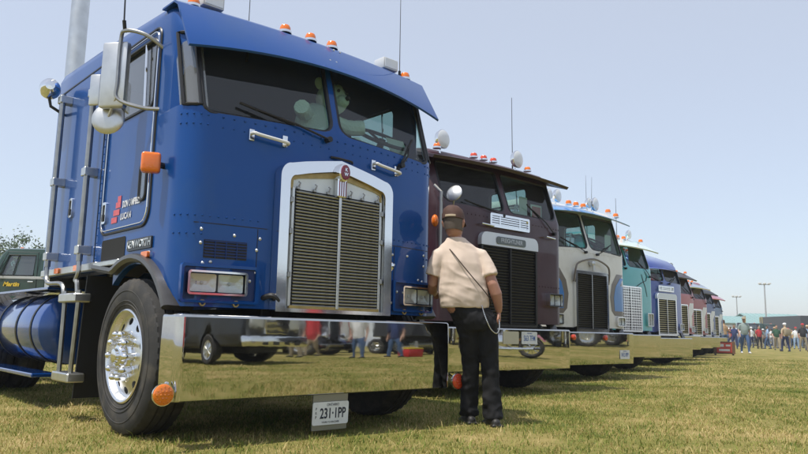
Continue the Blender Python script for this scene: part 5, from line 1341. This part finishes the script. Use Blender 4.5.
CROWD = [  # column, distance, facing, pose, shirt, legs, hat, height, label extras
    (743, 36.5, 175, 'walk', 'grey-green', 'blue', 'khaki', 1.03, 'person in grey-green T-shirt and blue jeans walking on the grass toward us'),
    (723, 40.5, 20, 'hips', 'tan', 'blue', 'brown', 1.0, 'person in tan shirt and jeans with hands on hips behind the sign board'),
    (783.5, 45, 10, 'walk', 'sand', 'navy', 'white', 1.0, 'person in sand shirt and navy trousers walking away past the crowd'),
    (801, 47, 165, 'wide', 'black', 'khaki', 'red', 1.02, 'person in black T-shirt, khaki shorts and red cap at the picture edge'),
    (757.5, 56, 190, 'stand', 'red', 'black', 'brown', 1.0, 'person in red T-shirt and black trousers standing in the crowd'),
    (766, 56, 60, 'walk', 'light blue', 'blue', 'brown', 1.0, 'person in light blue shirt and jeans striding behind the red shirt'),
    (794, 58, 170, 'stand', 'white', 'light blue', 'red', 1.0, 'person in white shirt and pale jeans with a red cap'),
    (733, 52, 150, 'stand', 'navy', 'navy', 'brown', .98, 'person dressed all in navy near the end of the truck row'),
    (750, 62, 20, 'lean', 'white', 'navy', 'white', 1.0, 'person in white shirt and white cap with navy trousers'),
    (773, 60, 200, 'hips', 'black', 'grey', 'tan', 1.0, 'person in black shirt, grey trousers and tan cap'),
    (777.5, 66, 170, 'stand', 'pink', 'khaki', 'brown', .95, 'person in pink shirt and khaki trousers in the crowd'),
    (805.5, 52, 185, 'stand', 'light blue', 'navy', 'sand', 1.02, 'person in light blue shirt, navy trousers and sand cap by the picture edge'),
    (738, 68, 90, 'walk', 'grey', 'blue', 'brown', 1.0, 'person in grey T-shirt and jeans walking across behind the crowd'),
    (761.5, 72, 180, 'stand', 'grey', 'black', 'white', 1.0, 'person in grey T-shirt, black trousers and white cap'),
    (769.5, 70, 0, 'wide', 'white', 'grey', 'brown', 1.0, 'person in white shirt and grey trousers, far back in the crowd'),
    (786.5, 64, 10, 'stand', 'grey', 'khaki', 'red', 1.0, 'person in grey shirt, khaki trousers and red cap'),
    (790, 72, 190, 'lean', 'yellow', 'blue', 'brown', 1.0, 'person in yellow shirt and jeans in the crowd'),
    (746.5, 75, 170, 'hips', 'navy', 'khaki', 'brown', 1.0, 'person in navy shirt and khaki trousers far back'),
    (754, 78, 30, 'stand', 'dark green', 'black', 'khaki', 1.0, 'person in dark green shirt and khaki cap far back'),
    (798, 70, 160, 'stand', 'red', 'blue', 'white', 1.0, 'person in red shirt, jeans and white cap'),
    (781, 76, 190, 'walk', 'light blue', 'khaki', 'brown', 1.0, 'person in light blue shirt and khaki trousers far back'),
    (729.5, 60, 30, 'walk', 'red', 'navy', 'brown', .97, 'person in red T-shirt and navy trousers by the last trucks'),
    (803, 66, 20, 'hips', 'white', 'black', 'brown', 1.0, 'person in white shirt and black trousers in the crowd'),
    (764, 80, 180, 'stand', 'black', 'blue', 'brown', 1.0, 'person in black T-shirt and jeans far back in the crowd'),
    (741, 58, 200, 'stand', 'white', 'khaki', 'sand', .96, 'person in white shirt, khaki trousers and sand cap'),
    (748, 84, 180, 'stand', 'pink', 'blue', 'brown', .97, 'person in pink shirt and jeans behind the crowd near the shed'),
    (759, 66, 10, 'stand', 'teal', 'khaki', 'brown', 1.0, 'person in teal shirt and khaki trousers in the crowd'),
    (771.5, 82, 175, 'walk', 'orange', 'navy', 'brown', 1.0, 'person in orange shirt and navy trousers behind the crowd'),
    (780, 86, 185, 'stand', 'white', 'blue', 'sand', 1.0, 'person in white shirt, jeans and sand cap behind the crowd'),
    (788, 80, 20, 'wide', 'purple', 'black', 'brown', .96, 'person in purple shirt and black trousers behind the crowd'),
    (796, 84, 180, 'stand', 'grey', 'navy', 'tan', 1.0, 'person in grey shirt, navy trousers and tan cap behind the crowd'),
    (806.5, 78, 175, 'walk', 'orange', 'blue', 'brown', 1.0, 'person in orange shirt and jeans at the right picture edge'),
    (735.5, 80, 160, 'stand', 'light blue', 'grey', 'brown', 1.0, 'person in light blue shirt and grey trousers near the shed'),
    (744.5, 90, 180, 'lean', 'tan', 'black', 'white', 1.0, 'person in tan shirt, black trousers and white cap near the shed'),
    (775, 50, 170, 'walk', 'dark green', 'khaki', 'brown', .98, 'person in dark green shirt and khaki trousers behind the sand shirt'),
]
for i, (px, d, fc, ps_, sh, lg, ht, hh, lb) in enumerate(CROWD):
    x, y = gp(px, d); far_person(x, y, fc, ps_, sh, lg, ht, hh, lb, skin=i % 2, bag='khaki' if i == 2 else None)
# ------------------------------------------------------------------ across the aisle: what the bumpers mirror
UN = Vector((math.sin(R(U1)), -math.cos(R(U1)), 0)); UC = Vector((-.4701, 5.063, 0))
def mirrored(x, y):
    q = Vector((x, y, 0)); return q-UN*(2*(q-UC).dot(UN))
def pickup(x, y, rz, paint, label):
    t = empty('pickup_truck', (x, y, 0), R(rz)); t.scale = (1.15, 1.15, 1.15); tag(t, label, 'pickup', 'parked pickups')
    m = MB(); rings = []
    for v, hw, z0, z1 in ((.12, .90, .62, 1.08), (.22, .97, .50, 1.14), (.9, .99, .48, 1.20), (1.6, 1.0, .45, 1.24), (3.4, 1.0, .45, 1.26), (5.5, .99, .48, 1.26), (5.6, .96, .52, 1.24)):
        rings.append([Vector((a, v, b)) for a, b in rrect(-hw, hw, z0, z1, (.08, .08, .12, .12), 4)])
    m.loft(rings); body = m.build('body', paint, t, 0)
    cut = []
    for s in (-1, 1):
        for v in (.98, 4.5): c = MB(); c.lathe([(.48, 0), (.48, .5)], (s*.72, v, .42), (s, 0, 0), 28); cut.append(c.build('cutter', paint, None, 0))
    c = MB(); c.box(-.85, .85, 3.75, 5.45, .85, 1.6); cut.append(c.build('cutter', paint, None, 0))
    body.parent = None; boolean(body, cut); body.parent = t
    for p in body.data.polygons: p.use_smooth = True
    body.data.set_sharp_from_angle(angle=R(35))
    m = MB(); m.loft([[Vector((a, b, z)) for a, b in rrect(-hw, hw, v0, v1, .1, 4)] for z, hw, v0, v1 in ((1.24, .93, 1.5, 3.62), (1.30, .92, 1.55, 3.62), (1.80, .78, 2.2, 3.52), (1.88, .70, 2.35, 3.4))]); m.build('cabin', paint, t, 40)
    m = MB(); m.face([(-.80, 1.63, 1.34), (.80, 1.63, 1.34), (.66, 2.20, 1.78), (-.66, 2.20, 1.78)]); m.build('windshield', DARKGL, t, 0)
    for s in (-1, 1):
        m = MB(); m.face([(s*.925, 1.85, 1.34), (s*.925, 3.45, 1.34), (s*.815, 3.38, 1.74), (s*.815, 2.32, 1.74)]); m.build('door_window', DARKGL, t, 0)
        m = MB(); m.tube([(s*1.0, v, z) for v, z in ((1.62, .6), (2.65, .6), (2.65, 1.26))], .008, 6); m.build('door', GASKET, t)
        m = MB(); m.box(s*.60-.16, s*.60+.22 if s > 0 else s*.60+.16, .06, .16, .86, 1.06, .03, 2) if s > 0 else m.box(-.82, -.44, .06, .16, .86, 1.06, .03, 2); m.build('headlight', PLASTW, t)
        m = MB(); m.box(s*1.08-.09, s*1.08+.09, 1.85, 1.95, 1.28, 1.46, .03, 2); m.build('mirror', paint, t)
        for v in (.98, 4.5):
            m = MB(); m.lathe([(.24, .10), (.30, .125), (.37, .12), (.40, .09), (.40, -.09), (.37, -.12), (.24, -.10)], (s*.88, v, .40), (s, 0, 0), 36, cap=False); w = m.build('wheel', RUBBER, t)
            m = MB(); m.lathe([(.245, .09), (.25, .115), (.23, .11), (.20, .06), (.10, .08), (.06, .10), (.001, .10)], (s*.88, v, .40), (s, 0, 0), 36, cap=False)
            for k in range(6): a = PI*k/3; m.box(-.03, .03, -.022, .022, .05, .22, .006, M=Matrix.Translation((s*.96, v, .40)) @ Matrix.Rotation(a, 4, 'X'))
            m.build('rim', RIMALU, w)
    m = MB(); m.box(-.42, .42, .05, .16, .80, 1.08, .03, 2); g = m.build('grille', CHROME, t)
    for k in range(6): m = MB(); m.box(-.38, .38, .03, .06, .825+.043*k, .85+.043*k, .003); m.build('slat', BLACK, g, 0)
    m = MB(); m.box(-.98, .98, -.03, .16, .50, .76, .04, 2); b = m.build('bumper', CHROME, t)
    for u in (-.55, -.2, .2, .55): m = MB(); m.box(u-.10, u+.10, -.036, -.02, .54, .62, .01); m.build('bumper_slot', BLACK, b)
    m = MB(); m.box(-.98, .98, 5.58, 5.72, .52, .68, .03); m.build('rear_bumper', CHROME, t)
    m = MB(); m.box(-.5, .5, .3, 5.4, .30, .5, .03); m.build('underframe', DARKUNDER, t)
    return t
DARKGL = P('dark_car_glass', (.02, .025, .03), .05, spec=.8)
wv = mirrored(-3.45, 12.8)
hr = Vector((.95, -.31, 0)); hr = hr-UN*(2*hr.dot(UN)); sr = Vector((.31, .95, 0)); sr = sr-UN*(2*sr.dot(UN))
og = wv+hr*.95+sr*.88
pickup(og.x, og.y, math.degrees(math.atan2(hr.x, -hr.y)), P('charcoal_paint', (.02, .021, .024), .3, coat=.9), 'charcoal pickup with chrome bumper mirrored in the blue truck bumper')
q = mirrored(-6.2, 13.6)
pickup(q.x+hr.x*.6, q.y+hr.y*.6, math.degrees(math.atan2(hr.x, -hr.y)), REDP, 'red pickup parked next to the charcoal pickup across the aisle')
def motorbike(x, y, rz, label, paint):
    t = empty('motorcycle', (x, y, 0), R(rz)); tag(t, label, 'motorcycle')
    for v, r in ((-.75, .33), (.75, .32)):
        m = MB(); m.tube([Vector((0, v+(r-.06)*math.cos(a), r+(r-.06)*math.sin(a))) for a in [2*PI*k/28 for k in range(28)]], .06, 10, True); w = m.build('wheel', RUBBER, t)
        m = MB(); m.lathe([(.05, -.06), (.05, .06)], (0, v, r), (1, 0, 0), 12)
        for k in range(9): a = 2*PI*k/9; m.tube([(0, v, r), (0, v+(r-.1)*math.cos(a), r+(r-.1)*math.sin(a))], .008, 5)
        m.build('rim', CHROME, w)
        m = MB(); rr = [[Vector((u, v+(r+.05)*math.cos(R(a)), r+(r+.05)*math.sin(R(a)))) for u in (-.08, 0, .08)] for a in range(30, 151, 12)]; m.loft(rr, cap=False, cyclic=False); m.build('fender', paint, t)
    m = MB(); limb(m, [(0, -.32, .82), (0, -.1, .86), (0, .15, .80)], [(.10, .08), (.15, .11), (.08, .06)]); m.build('fuel_tank', paint, t)
    m = MB(); limb(m, [(0, .12, .74), (0, .42, .74), (0, .70, .80)], [(.10, .05), (.16, .06), (.12, .05)]); m.build('seat', BLACK, t)
    m = MB(); m.box(-.15, .15, -.28, .22, .28, .66, .06, 2); m.lathe([(.10, 0), (.11, .22)], (0, -.1, .55), (0, -.5, .8), 14); m.lathe([(.10, 0), (.11, .22)], (0, .08, .55), (0, .5, .8), 14); m.build('engine', CHROME, t)
    for s in (-1, 1):
        m = MB(); m.tube([(s*.10, -.75, .33), (s*.10, -.42, 1.0)], .022, 8); m.build('fork', CHROME, t)
        m = MB(); m.tube(smoothpath([(s*.17, -.2, .42), (s*.2, .1, .28), (s*.2, .9, .30)], 4), .042, 10); m.build('exhaust', CHROME, t)
    m = MB(); m.tube(smoothpath([(-.42, -.12, 1.05), (-.3, -.32, 1.08), (0, -.42, 1.0), (.3, -.32, 1.08), (.42, -.12, 1.05)], 4), .014, 8); m.build('handlebar', CHROME, t)
    m = MB(); m.lathe([(.09, .06), (.085, 0), (.03, -.1)], (0, -.55, .9), (0, -1, 0), 16); m.build('headlight', CHROME, t)
    return t
motorbike(8.9, 8.4, 25, 'red motorcycle mirrored in the maroon truck bumper', REDP)
for px, d, sh, lg, ht, ps_, lb in ((300, 20, 'grey', 'khaki', 'tan', 'stand', 'person in grey shirt and khaki shorts mirrored beside the pickup'), (316, 22, 'red', 'khaki', 'brown', 'walk', 'person in red shirt mirrored in the blue truck bumper'), (361, 19, 'white', 'blue', 'brown', 'stand', 'person in white shirt and blue jeans mirrored in the bumper'), (398, 21, 'navy', 'blue', 'white', 'wide', 'person in navy shirt and blue jeans mirrored near the bumper end')):
    p_ = mirrored((px-404)/702*d, d); far_person(p_.x, p_.y, 120, ps_, sh, lg, ht, 1.0, lb, group='people across the aisle')
q = mirrored((345-404)/702*24, 24); conventional(q.x, q.y, math.degrees(math.atan2(hr.x, -hr.y)), BLACKP, 'black long-nosed truck across the aisle, mirrored in the blue truck bumper', 'long-nosed trucks')
hv = Vector((.12, -.99, 0)); hv = hv-UN*(2*hv.dot(UN)); face_row = math.atan2(hv.x, -hv.y)
for src, px, d, lb in ((T4, 262, 27, 'teal cabover truck across the aisle, mirrored above the charcoal pickup'), (T6, 330, 31, 'red cabover truck across the aisle, mirrored in the blue truck bumper'), (T5, 425, 33, 'violet-blue cabover truck across the aisle, mirrored near the bumper end')):
    q = mirrored((px-404)/702*d, d); c = copy_tree(src, None, (q.x, q.y, 0), face_row); tag(c, lb, 'truck', 'trucks parked across the aisle')
for src, x, y, lb in ((T2, 19.5, 7.5, 'maroon cabover truck across the aisle, mirrored in the far bumpers'), (T3, 21.5, 12.0, 'white and blue cabover truck across the aisle, mirrored in the far bumpers'), (T1, 24.5, 16.5, 'blue cabover truck across the aisle, mirrored in the far bumpers')):
    c = copy_tree(src, None, (x, y, 0), R(-139)); tag(c, lb, 'truck', 'trucks parked across the aisle')
p_ = mirrored((413-404)/702*22, 22)
t = empty('cooler_box', (p_.x, p_.y, 0), R(30)); tag(t, 'red cooler box with yellow lid standing on the grass across the aisle', 'cooler')
m = MB(); m.box(-.35, .35, -.2, .2, 0, .42, .03, 2); m.build('body', P('red_plastic', (.55, .03, .03), .4), t); m = MB(); m.box(-.36, .36, -.21, .21, .425, .50, .02, 2); m.build('lid', P('yellow_plastic', (.75, .55, .04), .4), t)
m = MB(); m.tube([(-.37, 0, .36), (-.40, 0, .55), (.40, 0, .55), (.37, 0, .36)], .014, 6); m.build('handle', WHITE, t)

# ------------------------------------------------------------------ sign board by the last trucks
sx, sy = gp(722.5, 31.5)
t = empty('sign_board', (sx, sy, 0), R(-20)); tag(t, 'low brown sign board with red and white panel on the grass', 'sign')
m = MB(); m.box(-.44, .44, .0, .05, .06, .60, .01); m.build('board', P('brown_board', (.16, .09, .05), .7, var=.2), t)
m = MB(); m.box(-.31, .31, -.012, -.002, .11, .55, .004); pn = m.build('panel', P('sign_red', (.55, .07, .05), .5), t)
for x0, z0, x1, z1 in ((-.25, .37, -.02, .49), (.06, .39, .25, .47), (-.22, .18, .22, .27)): m = MB(); m.box(x0, x1, -.018, -.013, z0, z1); m.build('lettering_block', WHITE, pn, 0)
for s in (-1, 1): m = MB(); m.box(s*.36-.03, s*.36+.03, .05, .35, 0, .06, .005); m.build('leg', BLACK, t)

# ------------------------------------------------------------------ far buildings, lamp posts, vehicles
TEALROOF = P('teal_metal_roof', (.27, .42, .40), .5, var=.06, vscale=.4); SHEDW = P('shed_wall', (.48, .50, .48), .8, var=.06)
def shed(px, d, half, depth, wall, ridge, label, rz=0, roof=TEALROOF):
    x, y = gp(px, d); t = empty('metal_shed', (x, y, 0), R(rz)); tag(t, label, 'building', 'sheds beyond the show ground')
    m = MB(); m.box(-half, half, 0, depth, 0, wall); m.build('wall', SHEDW, t, 0)
    for s in (-1, 1):
        y0 = -.4 if s < 0 else depth+.4
        m = MB(); m.loft([[Vector((x_, y0, wall-.08)), Vector((x_, depth/2, ridge)), Vector((x_, depth/2, ridge-.12)), Vector((x_, y0, wall-.2))] for x_ in (-half-.3, half+.3)]); r_ = m.build('roof', roof, t, 0)
        n = int(half*2/.9); f0 = None
        for k in range(min(n, 60)):
            if f0 is None: m = MB(); m.loft([[Vector((a, y0, wall-.07)), Vector((a, depth/2, ridge+.01)), Vector((a, depth/2, ridge+.05)), Vector((a, y0, wall-.03))] for a in (-.03, .03)]); f0 = m.build('roof_seam', roof, r_, 0); o = f0
            else: o = f0.copy(); COL.objects.link(o)
            o.location.x = -half+.9*k
    for k in range(int(half*2/6)):
        m = MB(); xx = -half+3+6*k; m.box(xx-1.4, xx+1.4, -.05, .04, 0, 3.0); m.build('door', ALU, t, 0)
    return t
shed(735, 120, 9.5, 10, 3.5, 4.7, 'long teal-roofed metal shed behind the end of the truck row', 8)
shed(782, 128, 5.2, 9, 4.0, 5.5, 'teal-roofed shed behind the crowd, right of the lamp post', 4)
def lamp_post(px, d, h, label):
    x, y = gp(px, d); t = empty('flood_light_post', (x, y, 0)); tag(t, label, 'lamp post', 'flood light posts')
    m = MB(); m.tube([(0, 0, 0), (0, 0, h)], [.16, .09], 10); m.build('pole', P('galvanised', (.42, .42, .42), .5, .3), t)
    m = MB(); m.box(-.9, .9, -.05, .05, h-.12, h, .01); m.build('cross_arm', MATS['galvanised'], t)
    for u in (-.8, -.0, .8): m = MB(); m.box(u-.22, u+.22, -.3, .15, h, h+.28, .05, 2, M=None); m.build('flood_light', WHITE, t)
    return t
lamp_post(765.5, 118, 9.9, 'tall flood light post with three lamps over the crowd')
lamp_post(737, 150, 9.6, 'distant flood light post above the teal shed roof')
# dark trucks and a box trailer at the far right, white tanker end
for px, d, pt, lb in ((776, 84, BLACKP, 'black long-nosed truck far behind the crowd with chrome stacks'), (792, 86, DKGREEN, 'dark green long-nosed truck far behind the crowd at the right')):
    x, y = gp(px, d); conventional(x, y, 70, pt, lb, 'long-nosed trucks')
def trailer(px, d, rz, col, label, L_=9.):
    x, y = gp(px, d); t = empty('box_trailer', (x, y, 0), R(rz)); tag(t, label, 'trailer')
    m = MB(); m.box(-1.25, 1.25, 0, L_, 1.15, 3.9, .03); m.build('box', col, t)
    for s in (-1, 1):
        for v in (L_-1.0, L_-2.3): make_wheel(t, (s*1.05, v, .528), s, 'drive')
        m = MB(); m.box(s*.5-.05, s*.5+.05, .2, L_-.2, .9, 1.148); m.build('frame_rail', DARKUNDER, t, 0)
        m = MB(); m.box(s*.9-.05, s*.9+.05, 1.5, 1.6, 0.0, .9); m.build('landing_leg', ALU, t, 0)
    return t
trailer(809, 92, 2, BLACKP, 'black box trailer behind the crowd', 10.)
trailer(815, 96, 5, WHITE, 'white box trailer at the right picture edge behind the crowd', 8.)
q = mirrored((380-404)/702*27, 27); trailer(404, 10, 0, BLACKP, 'unseen black box trailer added across the aisle as dark backdrop for the blue truck bumper', 12.).location = (q.x, q.y, 0)  # unseen trailer, added as a dark backdrop for the bumper reflection
def car(px, d, rz, paint, label):
    x, y = gp(px, d); return pickup(x, y, rz, paint, label)
car(752, 92, 60, WHITE, 'white pickup parked behind the crowd in front of the teal shed')
car(741, 88, 70, MATS['steel_blue_paint'], 'steel blue pickup parked behind the crowd')

# ------------------------------------------------------------------ trees beyond the green truck
LEAFM = P('tree_leaf', (.065, .11, .03), .6, var=.35, vscale=1.2); BARK = P('bark', (.10, .075, .05), .9, var=.2, bump=.5, bscale=12)
def tree(x, y, h, rad, label, seed):
    rg = np.random.default_rng(seed); t = empty('tree', (x, y, 0)); tag(t, label, 'tree', 'trees behind the trucks')
    m = MB(); m.tube(smoothpath([(0, 0, 0), (.1, 0, h*.25), (-.05, .1, h*.5), (.1, .05, h*.85)], 4), [.22]*4+[.17]*4+[.10]*4+[.04], 8)
    ends = []
    for k in range(11):
        a = rg.uniform(0, 2*PI); z0 = h*rg.uniform(.3, .7); L_ = rad*rg.uniform(.6, 1.05); e = Vector((math.cos(a)*L_, math.sin(a)*L_, min(h, z0+h*rg.uniform(.12, .35))))
        m.tube([(0, 0, z0), (e.x*.5, e.y*.5, z0+(e.z-z0)*.6), e], [.08, .05, .02], 6); ends.append(e)
    m.build('trunk', BARK, t)
    n = 3600; cs = []
    for e in ends+[Vector((0, 0, h*.9)), Vector((.3, .2, h*.75))]:
        for q in range(5): cs.append(e+Vector(rg.normal(0, rad*.2, 3)))
    cs = np.array(cs); c = cs[rg.integers(0, len(cs), n)]+rg.normal(0, rad*.13, (n, 3))
    u = rg.normal(0, 1, (n, 3)); u /= np.linalg.norm(u, axis=1)[:, None]; v = np.cross(u, rg.normal(0, 1, (n, 3))); v /= np.linalg.norm(v, axis=1)[:, None]
    s = rg.uniform(.07, .14, n)[:, None]
    vs = np.stack([c-u*s*1.3, c+v*s*.6, c+u*s*1.3, c-v*s*.6], 1).reshape(-1, 3)
    me = bpy.data.meshes.new('crown'); me.from_pydata(vs.tolist(), [], (np.arange(n*4).reshape(-1, 4)).tolist()); 
    finish('crown', me, LEAFM, t, 0)
for x, y, h, r_, lb, sd_ in ((-30.5, 58, 7.2, 2.6, 'leafy tree rising over the cab of the dark green truck', 3), (-27.8, 60, 7.6, 2.2, 'bushy tree just left of the blue truck sleeper', 5), (-35.6, 60, 7.6, 2.6, 'tree cut by the left picture edge', 8)):
    tree(x, y, h, r_, lb, sd_)

# ------------------------------------------------------------------ thin summer haze
hz = bpy.data.materials.new('haze_air'); hz.use_nodes = True; t_ = hz.node_tree; t_.nodes.clear()
o_ = t_.nodes.new('ShaderNodeOutputMaterial'); pv = t_.nodes.new('ShaderNodeVolumePrincipled'); pv.inputs['Color'].default_value = (.90, .93, .98, 1); pv.inputs['Density'].default_value = .0013; pv.inputs['Anisotropy'].default_value = .3
t_.links.new(pv.outputs[0], o_.inputs['Volume'])
m = MB(); m.box(-3100, 3100, -3100, 3100, -1, 12.5); haze = m.build('haze', hz, None, 0); tag(haze, kind='stuff')
